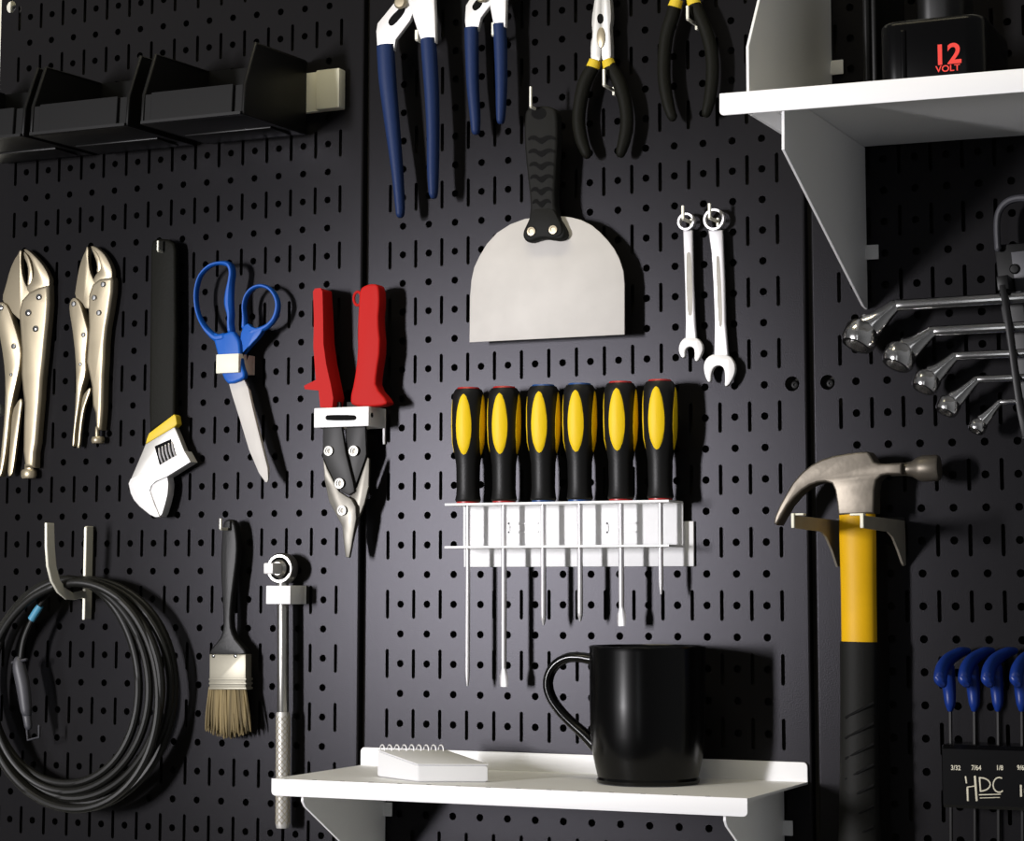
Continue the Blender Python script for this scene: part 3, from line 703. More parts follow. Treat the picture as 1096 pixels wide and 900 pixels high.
SDS = [(734, 'thin', 'r', 'screwdriver at the rack end nearest the tin snips, red collar and long thin shaft'),
       (735, 'flat', 'r', 'screwdriver with red collar and long wide flat tip, second from the tin snips'),
       (669, 'phil', 'b', 'blue-collared screwdriver beside the two long-shafted ones, third from the tin snips'),
       (665, 'phil', 'b', 'blue-collared screwdriver fourth from the tin snips, above the mug handle'),
       (670, 'flat', 'r', 'red-collared screwdriver above the mug, with a medium length flat tip shaft'),
       (636, 'thin', 'r', 'screwdriver with the shortest shaft, at the rack end nearest the combination wrenches')]
for i, (tp, kd_, cp, lab) in enumerate(SDS): screwdriver(i, hx[i], tops[i], 0, tp, kd_, cp, lab)

# ------------------------------------------------------------------ hammer and its two-armed bracket
hd = 1.2
t = Thing('claw_hammer', 'claw hammer with yellow handle and black grip hanging between two steel arms', 'hammer', V(W(918, 700, 0).x, hd, W(918, 960, 0).z))
head = [(828, 560), (829, 553), (834, 541.5), (841, 528.8), (848, 517), (857.8, 505.7), (868, 497.5), (878.8, 492), (891, 488), (904, 485.7), (916, 484), (928, 483.2), (931.5, 487), (935.4, 494), (940, 496), (950, 496), (964.8, 495.4),
        (964.8, 507.6), (950, 507.6), (943, 509), (937.5, 514), (935.6, 524.6), (935, 549.5), (897, 551), (895.5, 538), (893.5, 524.6), (890.3, 517.5), (883, 515.4), (875, 516.3), (866, 519.6), (858, 525), (851.5, 531), (843, 541), (836.8, 551.8), (831, 562)]
w = [W(x, y, hd + .38) for x, y in head]
bmh = prism(w, Vector((0, .8, 0)), 0.16, 3)
t.part('head', bmh, 'forge')
c1 = W(964, 501.6, hd); c2 = W(1005.5, 500, hd)
ln = (c2 - c1).length
t.part('poll', lathe([(0, -.3), (.2, -.3), (.2, .15), (.24, .35), (.36, .55), (.40, .68), (.40, ln - .06), (.36, ln), (0, ln)], c1 - Vector((0, 0, 0.02)), (c2 - c1), 20), 'forge')
t.part('handle', px_tube([(917.5, 546, hd, 19.5, .36), (918, 570, hd, 20.2, .38), (919, 630, hd, 19.6, .38), (919.8, 690, hd, 19.6, .38)], seg=20, k=4, cap=False), 'ylw_handle')
gp = [(919.8, 687, hd, 20, .40), (919.8, 692, hd, 21.3, .43), (919.8, 740, hd, 21, .42), (920, 800, hd, 21.5, .43), (920, 860, hd, 22.5, .46), (920, 930, hd, 24, .5), (920, 975, hd, 24, .5)]
g = t.part('grip', px_tube(gp, seg=20, k=5), 'grip', label='black rubber grip')
for j in range(9):
    yy = 760 + j * 22
    t.part('grip_ridge', px_tube([(905, yy + 8, hd + .36, 1.5, .02), (920, yy, hd + .44, 1.5, .02), (935, yy - 8, hd + .36, 1.5, .02)], seg=6, k=4), 'groove', g)
ta = Thing('hammer_bracket', 'pair of bare steel arms reaching out from the pegboard around the hammer handle', 'holder', V(W(935, 606, 0).x, .02, W(935, 606, 0).z))
for nm, xw, top0, bot0, fx in (('l', 896.5, 551, 606, 849.5), ('r', 967, 553.5, 605, 922.5)):
    X = W(xw, 570, 0.1).x
    # how far the arm reaches: where its front edge meets the sight line
    v = RT @ Vector(((fx - CX) / F, (558 - CY) / F, 1)); tt = (X - CAM.x) / v.x; D = -(CAM.y + v.y * tt)
    zT = W(fx, 551.5, D).z; zF = W(fx, 565, D).z; zB = W(xw, bot0, 0.1).z
    arm = [(0.02, zT - .02), (D, zT), (D, zF), (D * .42, zF - .04), (D * .3, zF - .2), (D * .17, zF - .6), (D * .05, zB - .02), (0.02, zB)]
    ta.part('arm', dz_plate(X - .04, arm, 0.08, 0.01), 'holder')
    if nm == 'l':
        ta.part('arm_lip', join(box(X - .06, X + .3, D - .28, D, zT, zT + .06, .015), box(X - .06, X + .03, D - .02, D + .06, zF, zT + .06, .015)), 'ivory', label='pale bent lip')
    else:
        ta.part('arm_lip', join(box(X - .36, X + .04, D - .3, D, zT, zT + .06, .015), box(X - .04, X + .06, D - .02, D + .06, zF, zT + .06, .015)), 'ivory', label='pale bent lip')
xa, xb = W(896.5, 570, 0.1).x, W(967, 570, .1).x
ta.part('back_plate', box(xa - .04, xb + .04, .02, .1, W(930, 566, 0).z, W(930, 554, 0).z, .01), 'dsteel')

# ------------------------------------------------------------------ double box-end offset wrenches and their plastic rack
def offset_wrench(label, ring, rp, neck, shaft_end, dd):
    c = W(*ring, dd); k = IPP(*ring, dd); r = rp * k
    n0 = W(*neck, dd); s1 = W(*shaft_end, dd)
    d1 = (s1 - n0).normalized(); e = n0 + d1 * (s1 - n0).length * 1.9
    ax = Vector((-.36, -.42, -1)).normalized()
    t = Thing('offset_box_wrench', label, 'wrench', c, 'chrome offset wrenches in the rack')
    def ringbm(cc, a):
        h = r * .62
        return lathe([(r * .66, -h), (r * .86, -h), (r, -h * .6), (r, h * .6), (r * .86, h), (r * .66, h)], cc, a, 24, True)
    sw = r * .40
    t.part('box_end', ringbm(c, ax), 'chrome')
    up = -ax * r * .2
    t.part('neck', tube([(*(c + up + (n0 - c) * .2), r * .82, r * .62), (*(c + (n0 - c) * .45), r * .64, r * .5), (*(c + (n0 - c) * .8), sw * 1.1, sw * .9), (*n0, sw * .9, sw * .7)], seg=14, k=4), 'chrome')
    t.part('shaft', tube([(*n0, sw * .82, sw * .6), (*(n0 + d1 * .3), sw * .8, sw * .55), (*e, sw * .8, sw * .55)], seg=14, k=1), 'chrome')
    c2 = e + Vector((-(c - n0).x, (c - n0).y, (c - n0).z)) * .9
    t.part('neck', tube([(*e, sw * .9, sw * .7), (*(e + (c2 - e) * .5), r * .42, r * .36), (*(e + (c2 - e) * .8), r * .55, r * .45)], seg=14, k=4), 'chrome')
    t.part('box_end', ringbm(c2, Vector((.36, -.42, -1)).normalized()), 'chrome')
for a in (('biggest chrome offset wrench, topmost in the plastic rack below the upper shelf', (921, 360), 19, (958, 327), (1096, 318.5), 1.3),
          ('chrome offset wrench second from the top of the rack', (963, 382), 17.5, (998, 354.5), (1096, 349.5), 1.25),
          ('chrome offset wrench in the middle of the five', (991.5, 409), 14.5, (1022.5, 381), (1096, 378), 1.2),
          ('chrome offset wrench second from the bottom of the rack', (1015, 435), 12.5, (1045.5, 406), (1096, 404), 1.15),
          ('smallest chrome offset wrench, lowest in the rack', (1046.5, 456.5), 9.5, (1070, 430.5), (1096, 429), 1.1)):
    offset_wrench(*a)
t = Thing('wrench_rack', 'black plastic wrench rack with a hanging loop at the photo edge', 'rack', V(W(1096, 450, 0).x, .3, W(1096, 450, 0).z))
t.part('hanging_loop', px_tube([(1068, 266, .9, 3.6, .12), (1067, 240, .9, 3.6, .12), (1070, 225, .9, 3.8, .12), (1080, 215, .9, 4, .12), (1096, 212, .9, 4, .12), (1114, 216, .9, 4, .12), (1122, 228, .9, 3.8, .12), (1124, 266, .9, 3.6, .12)], seg=10, k=4), 'grey')
t.part('rack_body', px_prism([(1064, 262), (1124, 258), (1134, 330), (1142, 440), (1128, 470), (1096, 470), (1088, 430), (1078, 370), (1071, 330)], .75, .55, .06, 0), 'bin')
t.part('label_plate', px_prism([(1082, 270), (1118, 266), (1124, 314), (1088, 318)], .78, .05, .01, 0), 'grey', label='grey panel on the rack')
t.part('rivet', rivet(1086, 288, .78, 5.5, .08), 'bin')
t.part('front_strap', px_prism([(1069, 305), (1076, 304), (1083, 345), (1088, 385), (1093, 420), (1099, 450), (1104, 468), (1094, 468), (1088, 440), (1083, 405), (1078, 365)], 1.62, .18, .04, 0), 'bin')
t.part('strap_foot', px_prism([(1092, 452), (1106, 450), (1108, 470), (1094, 470)], 1.6, 1.1, .04, 0), 'bin')
t.part('strap_top', px_prism([(1066, 296), (1078, 294), (1080, 309), (1068, 311)], 1.6, 1.1, .04, 0), 'bin')

# ------------------------------------------------------------------ hex keys in their block
kd = 0.95
BX0, BX1 = W(1008, 830, 1.6).x, W(1008, 830, 1.6).x + 4.4
zT, zB = W(1050, 798, 1.6).z, W(1050, 866, 1.6).z
t = Thing('hex_key_block', 'black block lettered HDC holding the blue hex keys', 'holder', V((BX0 + BX1) / 2, .2, zB))
prof = [(.15, zT), (1.45, zT), (1.6, zT - .12), (1.6, zB + .1), (1.5, zB), (.15, zB)]
t.part('block', dz_plate(BX0, prof, BX1 - BX0, .03), 'gloss')
def stroke(a, b, wpx):
    return px_tube([(a[0], a[1], 1.605, wpx, .012), (b[0], b[1], 1.605, wpx, .012)], seg=8, k=1)
def arc(cx, cy, rx, ry, a0, a1, wpx, n=10):
    return px_tube([(cx + rx * math.cos(a0 + (a1 - a0) * i / n), cy + ry * math.sin(a0 + (a1 - a0) * i / n), 1.605, wpx, .012) for i in range(n + 1)], seg=6, k=1)
t.part('lettering', join(stroke((1033.5, 831), (1034.5, 838), .9), stroke((1035.5, 843.5), (1036, 857), 1.1), stroke((1035, 842.5), (1044, 841), .6), stroke((1043.5, 830.5), (1045.5, 857), 1.2),
                         stroke((1048.5, 832), (1049.5, 846.5), .9), arc(1049, 839.5, 11, 7.2, -PI / 2, PI / 2, .8), arc(1069.5, 840, 6.5, 8, PI * 0.3, PI * 1.65, .8),
                         stroke((1048, 850.6), (1071, 850), .6), stroke((1049, 854), (1070, 853.4), .5)), 'palepaint', label='cream lettering reading HDC')
szs = ['3/32', '7/64', '1/8', '9/64', '5/32']
kx = [1017, 1042.7, 1068, 1093.5]
lx = [1023, 1045, 1070, 1094]
ip = IPP(1050, 820, 1.6)
bms = []
for s_, x_ in zip(szs, lx):
    p = W(x_, 824, 1.606); bms.append(moved(text_bm(s_, 7.2 * ip, .004, 'CENTER', .85, .004), p))
p = W(1089.5, 852, 1.606); bms.append(moved(text_bm('10', 17 * ip, .004, 'LEFT', .8, .012), p))
t.part('size_marks', join(*bms), 'palepaint', label='small pale size markings')
for i, x_ in enumerate(kx):
    p = W(x_, 790, kd)
    lab = ['blue hex key at the left end of the block, nearest the hammer', 'blue hex key second from the hammer', 'blue hex key third from the hammer, above the letter C of the block', 'blue hex key cut by the photo edge'][i]
    k = Thing('hex_key', lab, 'hex key', V(p.x, kd, W(x_, 900, kd).z), 'blue hex keys in the black block')
    fx = [1000.5, 1026.5, 1051, 1081.5][i]
    k.part('handle', px_tube([(fx + 33, 697, .45, 4.5, .2), (fx + 26, 699, .7, 6, .24), (fx + 15, 706, 1.2, 7, .26), (fx + 8, 716, 1.8, 7, .27), (fx + 6, 726, 2.2, 6.8, .27), (fx + 6.5, 729, 2.3, 6.0, .25)], seg=16, k=5), 'hexblue')
    k.part('stem', px_tube([(x_ - 2, 715, 1.2, 7, .22), (x_ - 1, 735, kd, 7.2, .22), (x_, 752, kd, 6, .19), (x_, 758, kd, 4, .13)], seg=14, k=4), 'hexblue')
    k.part('shaft', px_tube([(x_, 757, kd, 2.1, .06), (x_ + .5, 800, kd, 2.1, .06), (x_ + 1, 930, kd, 2.1, .06)], seg=6, k=1), 'dsteel')

# ------------------------------------------------------------------ coiled cable on a big J hook
X = W(89, 600, .45).x
zt1, zb1 = W(90, 563, .45).z, W(90, 663, .45).z
def dz_at(px_, py_):            # point of the plane x = X seen at a pixel
    v = RT @ Vector(((px_ - CX) / F, (py_ - CY) / F, 1)); tt = (X - CAM.x) / v.x
    q = CAM + v * tt; return (-q.y, q.z)
outer = [dz_at(*p) for p in ((47.5, 559.5), (47.5, 585), (49, 606), (53, 622), (60, 634), (69, 641.5), (77, 642), (84, 640.5), (90, 640))]
inner = [dz_at(*p) for p in ((89, 632), (83, 633), (76, 634.5), (69, 630), (62, 621), (58, 606), (56.2, 585), (55.5, 560))]
t = Thing('cable_hook', 'large pale J shaped hook carrying the coiled black cable', 'hook', V(X, .02, zb1))
t.part('hook_arm', dz_plate(X, outer + [(0.2, outer[-1][1] + .02), (0.2, inner[0][1])] + inner, .11, .02), 'hook')
t.part('wall_strip', dz_plate(X, [(.02, zb1), (.45, zb1), (.45, zt1 - .05), (.38, zt1), (.02, zt1)], .12, .02), 'hook')

tc = Thing('cable_coil', 'black cable coiled in loops on the J hook', 'cable', V(W(90, 735, 0).x, 1.2, W(90, 865, 0).z))
loops = [(72, 729, 75, 108, .75), (73, 732, 84, 111, 1.05), (80, 737, 90, 116, 1.35), (84, 737, 97, 117, 1.0), (88, 741, 103, 121, 0.75), (78, 745, 93, 121, 1.55)]
pts = []
NP = 28
for li, (cx_, cy_, rx, ry, dd) in enumerate(loops):
    nx = loops[min(li + 1, len(loops) - 1)]
    for i in range(NP):
        f = i / NP; a = -PI / 2 + 2 * PI * f
        g_ = f ** 2 * (3 - 2 * f)
        q = [u + (v - u) * g_ for u, v in zip((cx_, cy_, rx, ry, dd), nx)]
        wob = 1 + .012 * math.sin(3 * a + li)
        pts.append((q[0] + q[2] * wob * math.cos(a), q[1] + q[3] * wob * math.sin(a), q[4] + .12 * math.sin(2 * a + li), 4.6, .145))
tc.part('cord', px_tube(pts, seg=10, k=3), 'cable')
lead = [(52, 636, 1.2, 3, .09), (44, 645, 1.2, 3, .09), (35, 661, 1.2, 3, .09), (25, 685, 1.2, 3, .09), (21, 712, 1.2, 3, .09)]
tc.part('lead_end', px_tube(lead, seg=10, k=5), 'cable')
tc.part('tape_band', px_tube([(43, 648, 1.2, 4.2, .13), (33.5, 663, 1.2, 4.2, .13)], seg=12, k=1, cap=False), 'tape', label='light blue tape band')
pl = tc.part('connector', px_tube([(20, 708, 1.2, 6, .2), (21, 716, 1.2, 7.5, .24), (25, 735, 1.2, 7.8, .24), (28, 758, 1.2, 6.5, .22), (29, 763, 1.2, 5.5, .2)], seg=14, k=4), 'grey')
tc.part('strain_collar', px_tube([(14, 709, 1.2, 1.8, .1), (28, 706, 1.2, 1.8, .1)], seg=8, k=1), 'grey', pl)
tc.part('plug_tip', px_tube([(28.5, 764, 1.2, 5, .16), (30.5, 777, 1.2, 4.4, .15)], seg=12, k=1), 'grey', pl, label='paler grey plug tip')
tc.part('plug_clip', px_tube([(29, 780, 1.2, 1.4, .06), (30, 792, 1.2, 1.4, .06), (42, 789, 1.2, 1.4, .06), (42, 777, 1.2, 1.4, .06)], seg=8, k=1), 'grey', pl)

# ------------------------------------------------------------------ paintbrush
bd = 0.55
t = Thing('paintbrush', 'flat paintbrush with black handle and tan bristles hanging between the cable and the breaker bar', 'paintbrush', V(W(243, 700, 0).x, bd, W(243, 790, 0).z))
t.part('handle', px_prism([(238, 562), (240.5, 556.5), (246, 555.5), (250.5, 558), (253.5, 575), (253.8, 594), (250.5, 620), (247.2, 645), (246.2, 668), (249.8, 681.6), (257, 690), (262.8, 697), (262.8, 702), (224, 702), (224.2, 696), (231, 688), (237, 680), (238.8, 668), (237.5, 640), (236, 615), (236, 590)], bd + .18, .36, .12, 1, 3), 'rubber')
fr = t.part('ferrule', px_prism([(223.8, 700), (257, 700), (262.9, 700.2), (262.8, 738.4), (223.6, 738.4)], bd + .22, .44, .06, 0), 'ferrule')
for yy in (727, 731.5, 736.8):
    t.part('ferrule_bead', px_prism([(223.2, yy - 1.2), (263.3, yy - 1.2), (263.3, yy + 1.2), (223.2, yy + 1.2)], bd + .245, .48, .03, 0), 'ferrule', fr)
for x in (228.5, 252):
    t.part('ferrule_nail', rivet(x, 702, bd + .22, 2, .03), 'chrome', fr)
# bristles: many tapering tufts in one bundle
bms = []
for i in range(150):
    u = (i % 30 + .5) / 30 + random.uniform(-.02, .02); row = i // 30
    xt = 224.5 + 37.5 * u; xb_ = 220.5 + 47 * u + random.uniform(-1.2, 1.2)
    yb_ = 788 - 9 * abs(u - .5) ** 1.3 * 2 + random.uniform(-5, 3)
    dt = bd + .14 - row * .08; db = bd + .2 - row * .1
    a_, b_ = W(xt, 736, dt), W(xb_, yb_, db)
    m_ = a_.lerp(b_, .6) + Vector((random.uniform(-.03, .03), 0, 0))
    bms.append(tube([(*a_, .05, .06), (*m_, .055, .05), (*b_, .022, .02)], seg=6, k=2))
t.part('bristles', join(*bms), 'bristle')

# ------------------------------------------------------------------ breaker bar
bd = 0.64
t = Thing('breaker_bar', 'chrome breaker bar with knurled end hanging in a small white loop beside the lower shelf', 'breaker bar', V(W(303, 700, 0).x, bd, W(303, 886, 0).z))
c = W(302, 608.5, bd); k = IPP(302, 608, bd)
Y_ = Vector((0, -1, 0))
t.part('drive_head', lathe([(0, -.28), (15 * k, -.28), (16.6 * k, -.2), (16.6 * k, .12), (15 * k, .2), (12.5 * k, .2), (12 * k, .12), (0, .12)], c, Y_, 32), 'barsteel')
t.part('head_recess_shade', lathe([(0, .11), (12.2 * k, .11), (12.2 * k, .135), (0, .135)], c, Y_, 32), 'groove', label='black disc for the shade in the recess round the drive')  # black disc puts the shade of the head's recess into colour
t.part('drive_boss', lathe([(0, .1), (9.5 * k, .1), (9.5 * k, .24), (7 * k, .34), (0, .34)], c, Y_, 24), 'barsteel')
sq = [V(c.x + dx, bd + .95, c.z + dz_) for dx, dz_ in ((-.19, -.19), (.19, -.19), (.19, .19), (-.19, .19))]
t.part('square_drive', prism(sq, Vector((0, .65, 0)), .05, 2, True), 'jaw')
t.part('shank', px_tube([(302.8, 622, bd, 6.4, .2), (302.9, 700, bd, 6.4, .2), (303, 764, bd, 6.4, .2)], seg=18, k=1), 'barsteel')
kb = t.part('knurled_grip', px_tube([(303, 762, bd, 7.0, .22), (303, 765, bd, 7.6, .24), (302.5, 882, bd, 7.6, .24), (302.5, 886, bd, 6.8, .21)], seg=20, k=1, cap=False), 'ground')
bms = []
za, zb2 = W(303, 766, bd).z, W(302.5, 881, bd).z; xa_, xb_ = W(303, 766, bd).x, W(302.5, 881, bd).x
for sgn in (1, -1):
    for s_ in range(8):
        pp = []
        for i in range(40):
            f = i / 39; a = sgn * f * 2 * PI * 2.2 + s_ * 2 * PI / 8
            pp.append((xa_ + (xb_ - xa_) * f + .242 * math.cos(a), -bd + .242 * math.sin(a), za + (zb2 - za) * f, .012, .012))
        bms.append(tube(pp, seg=4, k=1))
t.part('knurling', join(*bms), 'nickel', kb)

# ------------------------------------------------------------------ lower shelf with brackets, notepad and mug
def shelf(label, x0, x1, depth, z, lip, flange_h, cuts=()):
    t = Thing('metal_shelf', label, 'shelf', V((x0 + x1) / 2, .03, z), 'white steel shelves')
    bms = []; xs = [x0] + [v for c in cuts for v in (c - .06, c + .06)] + [x1]
    for i in range(0, len(xs), 2): bms.append(box(xs[i], xs[i + 1], .05, depth - .03, z - .07, z))
    t.part('shelf_board', join(*bms), 'white')
    # lip with rounded lower corners
    def face(za, zb, d, th, rtop):
        r = .14; p = []
        cs = ((x0 + r, za + r, PI, 1.5 * PI), (x1 - r, za + r, 1.5 * PI, 2 * PI)) if not rtop else ((x1 - r, zb - r, 0, .5 * PI), (x0 + r, zb - r, .5 * PI, PI))
        for cx_, cz, a0, a1 in cs:
            for i in range(6): a = a0 + (a1 - a0) * i / 5; p.append(V(cx_ + r * math.cos(a), d, cz + r * math.sin(a)))
        p += [V(x1, d, zb), V(x0, d, zb)] if not rtop else [V(x0, d, za), V(x1, d, za)]
        return prism(p, Vector((0, th, 0)), .02, 2)
    t.part('front_lip', face(z - lip, z + .01, depth, .07, False), 'white')
    t.part('back_flange', face(z - .07, z + flange_h, .1, .07, True), 'white')
    n = int(x1 - x0)
    t.part('fold_perforations', join(*[box(x0 + .5 + i - .07, x0 + .5 + i + .07, depth - .12, depth - .02, z - .01, z + .012) for i in range(n)]), 'groove', label='row of small holes along the fold, their shade painted dark')  # dark chips on the fold paint the shade of the perforations
    return t
ZS = -6.43
shelf('lower white steel shelf holding the black mug and notepad', .06, 15.78, 6.0, ZS, .52, .6)
def bracket(label, X, prof, tabs, t=.09):
    th = Thing('shelf_bracket', label, 'bracket', V(X, .02, min(z for d, z in prof)), 'white shelf brackets')
    th.part('gusset', dz_plate(X - t / 2, prof, t, .012), 'white')
    for z, w_ in tabs:
        th.part('tab', box(X + t / 2 - .02, X + w_, .1, .18, z - .23, z + .23, .02), 'white')
zz = ZS - .075
for X, lab in ((.95, 'white gusset bracket under the notepad end of the lower shelf'), (14.95, 'white gusset bracket under the mug end of the lower shelf')):
    bracket(lab, X, [(.03, zz), (5.55, zz), (5.6, zz - .62), (5.45, zz - .8), (.5, zz - 3.6), (.03, zz - 3.9)], [(zz - 1.35, .35)])

# notepad: rotated block of paper on the shelf with wire spiral along its far left edge
def on_shelf(px_, py_, z):
    v = RT @ Vector(((px_ - CX) / F, (py_ - CY) / F, 1)); tt = (z - CAM.z) / v.z; return CAM + v * tt
A = on_shelf(447, 834.5, ZS); d0 = -A.y
A = W(447, 834, 5.2); A.z = ZS
hgt = .56
Bv = W(403.5, 824, 4.0); Bv.z = ZS
Cv = W(523, 828, 4.35); Cv.z = ZS
t = Thing('notepad', 'small white spiral notepad lying on the lower shelf', 'notepad', (A + Bv + Cv) / 3)
Dv = Bv + (Cv - A)
quad = [A, Cv, Dv, Bv]
lift = [hgt, hgt, hgt + .3, hgt + .3]           # the spiral edge sits higher, its pages fanned
def wedge(z0s, z1s, bev):
    bm = bmesh.new()
    a = [bm.verts.new(p + Vector((0, 0, z))) for p, z in zip(quad, z0s)]; b = [bm.verts.new(p + Vector((0, 0, z))) for p, z in zip(quad, z1s)]
    bm.faces.new(list(reversed(a))); bm.faces.new(b)
    for i in range(4): bm.faces.new((a[i], a[(i + 1) % 4], b[(i + 1) % 4], b[i]))
    bmesh.ops.recalc_face_normals(bm, faces=bm.faces)
    bevel_all(bm, list(bm.edges), bev, 3)
    return bm
t.part('page_block', wedge([.01, .01, .01, .01], [z - .04 for z in lift], .07), 'paper')
t.part('cover', wedge([z - .035 for z in lift], lift, .012), 'paper')
for i in range(9):
    f = (i + .6) / 9.4
    p = Bv.lerp(Dv, f); u = (Dv - Bv).normalized(); n_ = (Bv - A).normalized()
    ctr = p + Vector((0, 0, hgt + .3)) - n_ * .05
    pp = [(*(ctr + n_ * (.14 * math.cos(a)) + Vector((0, 0, .15 * math.sin(a)))), .024, .024) for a in [PI * 2 * j / 14 for j in range(14)]]
    t.part('spiral_ring', tube(pp, seg=6, k=1, closed=True, ref=u), 'jaw')

# mug
mc = V(11.38, 2.42, ZS + .005)
t = Thing('mug', 'glossy black ceramic mug standing on the lower shelf', 'mug', mc)
km = IPP(690, 760, 2.4)
MH = W(690, 691, 2.4).z - ZS - .0
prof = [(0, .02), (1.42, .02), (1.5, 0), (1.58, .03), (1.60, .12), (1.56, .2), (1.62, .45), (1.72, .9), (1.78, 1.5), (1.80, 2.4), (1.80, MH - .15), (1.815, MH - .05), (1.79, MH), (1.74, MH), (1.70, MH - .06), (1.66, MH - .4), (1.64, 1.2), (1.5, .5), (1.2, .28), (0, .25)]
t.part('body', lathe(prof, mc, seg=64), 'glaze')
hp = [(650, 707, 9, .26), (636, 706, 6.5, .24), (622, 703.5, 5.6, .23), (608, 704, 5.4, .22), (596, 710.5, 5.4, .22), (588.6, 721, 5.4, .22), (586.6, 734, 5.4, .22), (591, 748, 5.4, .22), (600, 761, 5.4, .22), (612, 773.5, 5.6, .22), (625, 785, 6.2, .23), (637, 797, 7.5, .24), (648, 806, 10, .26)]
t.part('handle', px_tube([(x, y, 2.42, w_, r_) for x, y, w_, r_ in hp], seg=16, k=4), 'glaze')

# ------------------------------------------------------------------ upper shelf, its brackets and what stands on it
ZU0, TILT = 13.53, 0.013                     # the shelf hangs a touch low at its far end
ush = shelf('upper white steel shelf with the battery pack standing on it', 16.05, 31.8, 8.65, ZU0 - (23.925 - 16.05) * TILT, .63, .6, cuts=(W(800, 75, 8.5).x,))
ush.o.rotation_euler.y = TILT
ZU = ZU0 - 2 * TILT
bracket('tall white gusset bracket hanging below the upper shelf beside the offset wrenches', W(838, 145, 8.55).x,
        [(.03, ZU - .085), (8.5, ZU - .085), (8.55, W(838, 160, 8.55).z), (.45, 8.3), (.03, 8.25)], [(W(930, 270, .15).z, .45)])
XE = W(800, 75, 8.5).x
v_ = lambda px_, py_, X_: (lambda v: (lambda q: (-q.y, q.z))(CAM + v * ((X_ - CAM.x) / v.x)))(RT @ Vector(((px_ - CX) / F, (py_ - CY) / F, 1)))
f1, f2, f3 = v_(800, 50, XE), v_(800.5, 98, XE), v_(812, 0, XE)
g1, g2 = v_(806, 124, XE), v_(838, 141.5, XE)
sl = (f3[1] - f1[1]) / (f3[0] - f1[0])
D1 = min(f1[0], 8.5)
bracket('white end plate rising above the upper shelf beside the battery pack', XE,
        [(.03, ZU - 2.2), (g2[0], g2[1]), (D1 - .35, g1[1]), (D1, ZU - .2), (D1, f1[1]), (D1 - 1.6, f1[1] + 1.6 * abs(sl)), (.03, f1[1] + 1.6 * abs(sl) + 1.4)], [(W(895, 72, .15).z, .45)])

# battery pack
ZU = ZU0 - (21.5 - 16.05) * TILT + .02
bdp = 6.4
cL, cR = W(945, 60, bdp - .6).x, W(1058, 60, bdp - .6).x
t = Thing('battery_pack', 'black battery pack with red 12 VOLT lettering standing on the upper shelf', 'battery pack', V((cL + cR) / 2, 4.6, ZU + .01))
zt_b = W(1014, 21, bdp - .5).z
def rrect(x0, x1, d0, d1, r, z, n=6):
    o = []
    for cx_, cd, a0 in ((x1 - r, d1 - r, 0), (x0 + r, d1 - r, PI / 2), (x0 + r, d0 + r, PI), (x1 - r, d0 + r, 1.5 * PI)):
        for i in range(n + 1):
            a = a0 + PI / 2 * i / n; o.append(V(cx_ + r * math.cos(a), cd + r * math.sin(a), z))
    return o
t.part('case', prism(rrect(cL, cR, 2.6, bdp, .55, ZU + .012), Vector((0, 0, zt_b - ZU)), .18, 3), 'gloss')
t.part('rib', prism(rrect(cL + .05, cL + .22, bdp - .75, bdp - .45, .06, ZU + .05, 3), Vector((0, 0, zt_b - ZU - .35)), .0), 'gloss')
rx = W(967, 60, bdp).x
t.part('rib', box(rx - .08, rx + .08, bdp - .1, bdp + .06, ZU + .1, zt_b - .3, .05, 3), 'gloss')
t.part('foot_skirt', prism(rrect(cL - .06, cR + .06, 2.5, bdp + .04, .6, ZU + .012), Vector((0, 0, .5)), .06, 2), 'gloss')
grip_z = zt_b + 3.6
t.part('neck', prism(rrect((cL + cR) / 2 - .7, (cL + cR) / 2 + .7, 3.4, 5.4, .5, zt_b - .02), Vector((0, 0, 3.2)), .1, 2), 'bin')
p = W(998.5, 69.5, bdp + .008); s_ = IPP(1010, 60, bdp)
t.part('lettering', join(moved(text_bm('12', 30 * s_, .004, 'LEFT', 1.02, .02), p), moved(text_bm('VOLT', 9.5 * s_, .004, 'LEFT', 1.08, .004), W(1001.5, 77.5, bdp + .008))), 'redink', label='red 12 VOLT lettering')

cd = 4.6
ZU = ZU0 - (19.0 - 16.05) * TILT + .01
xl, xr = W(923, 60, cd).x, W(939, 60, cd).x
t = Thing('tool_case', 'slim black plastic case on the upper shelf left of the battery pack', 'case', V((xl + xr) / 2, 3, ZU + .01))
t.part('case_shell', box(xl, xr - .2, 1.2, cd, ZU + .012, ZU + 6.5, .12, 3), 'bin')
t.part('case_lid', box(xr - .17, xr, 1.2, cd + .05, ZU + .012, ZU + 6.4, .06, 3), 'bin')

# ------------------------------------------------------------------ camera
cam = bpy.data.cameras.new('camera'); co = bpy.data.objects.new('camera', cam); COL.objects.link(co)
r0, r1, r2 = Vector(RM[0]), Vector(RM[1]), Vector(RM[2])
m = Matrix((r0, -r1, -r2)).transposed().to_4x4()
m.translation = CAM * S
co.matrix_world = m
cam.sensor_fit = 'HORIZONTAL'; cam.sensor_width = 36; cam.lens = F / 1096 * 36
cam.shift_x = -(CX - 548) / 1096; cam.shift_y = (CY - 450) / 1096
cam.clip_start = 0.01; cam.clip_end = 50
scene.camera = co

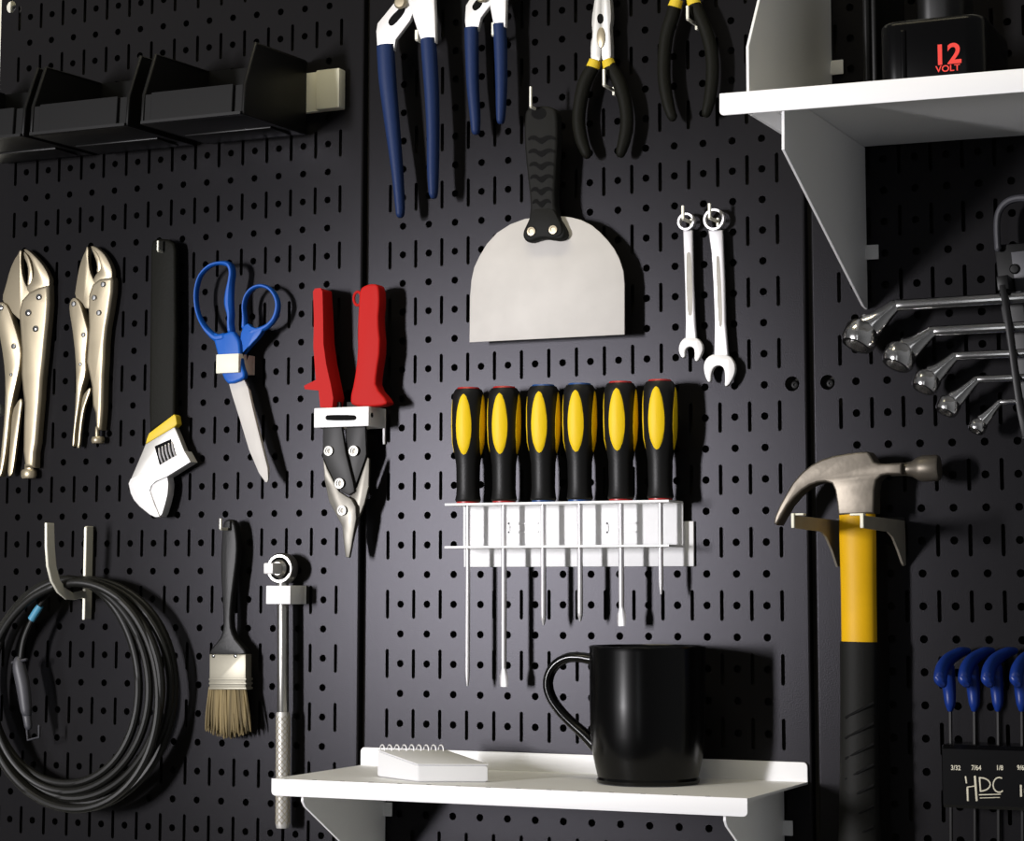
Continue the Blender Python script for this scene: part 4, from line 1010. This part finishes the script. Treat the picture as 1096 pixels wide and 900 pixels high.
# ------------------------------------------------------------------ light: a tall lamp off to the left, a warm ceiling lamp, dim room
def area(name, loc, target, sx, sy, power, col):
    l = bpy.data.lights.new(name, 'AREA'); l.shape = 'RECTANGLE'; l.size = sx * S; l.size_y = sy * S; l.energy = power; l.color = col
    o = bpy.data.objects.new(name, l); COL.objects.link(o); o.location = Vector(loc) * S
    o.rotation_euler = (Vector(target) - Vector(loc)).to_track_quat('-Z', 'Y').to_euler()
    return o
area('reading_lamp', (-35, -90, 4), (5, 0, 1), 6, 19, 70, (1.0, 0.975, 1.0))
area('window_left', (-62, -84, 6), (6, 0, 2), 14, 54, 1.4, (0.95, 0.97, 1.0))
area('window_right', (16, -106, 6), (8, 0, 0), 7, 54, 1.2, (0.95, 0.97, 1.0))
area('ceiling_tube', (0, -42, 82), (0, 0, 6), 64, 12, 17, (1.0, 0.90, 0.62))
w = bpy.data.worlds.new('world'); scene.world = w; w.use_nodes = True
nt = w.node_tree; bgn = nt.nodes['Background']; bgn.inputs['Color'].default_value = (0.97, 0.98, 1.0, 1)
# dim room around the bench: lighter towards the ceiling and the side walls, dark behind the camera
tcn = nt.nodes.new('ShaderNodeTexCoord'); sx = nt.nodes.new('ShaderNodeSeparateXYZ'); nt.links.new(tcn.outputs['Generated'], sx.inputs[0])
def mnode(op, a, b):
    n = nt.nodes.new('ShaderNodeMath'); n.operation = op
    for i, v in enumerate((a, b)):
        if isinstance(v, (int, float)): n.inputs[i].default_value = v
        else: nt.links.new(v, n.inputs[i])
    return n.outputs[0]
px_ = mnode('MULTIPLY', mnode('MAXIMUM', sx.outputs['X'], 0.0), 0.16)
nx_ = mnode('MULTIPLY', mnode('MAXIMUM', mnode('MULTIPLY', sx.outputs['X'], -1.0), 0.0), 0.035)
pz_ = mnode('MULTIPLY', mnode('MAXIMUM', sx.outputs['Z'], 0.0), 0.14)
tot = mnode('ADD', mnode('ADD', px_, nx_), mnode('ADD', pz_, 0.022))
nt.links.new(tot, bgn.inputs['Strength'])

scene.view_settings.view_transform = 'Standard'
scene.view_settings.look = 'None'
scene.view_settings.exposure = 0.0
scene.view_settings.gamma = 1.0
scene.view_settings.use_curve_mapping = False
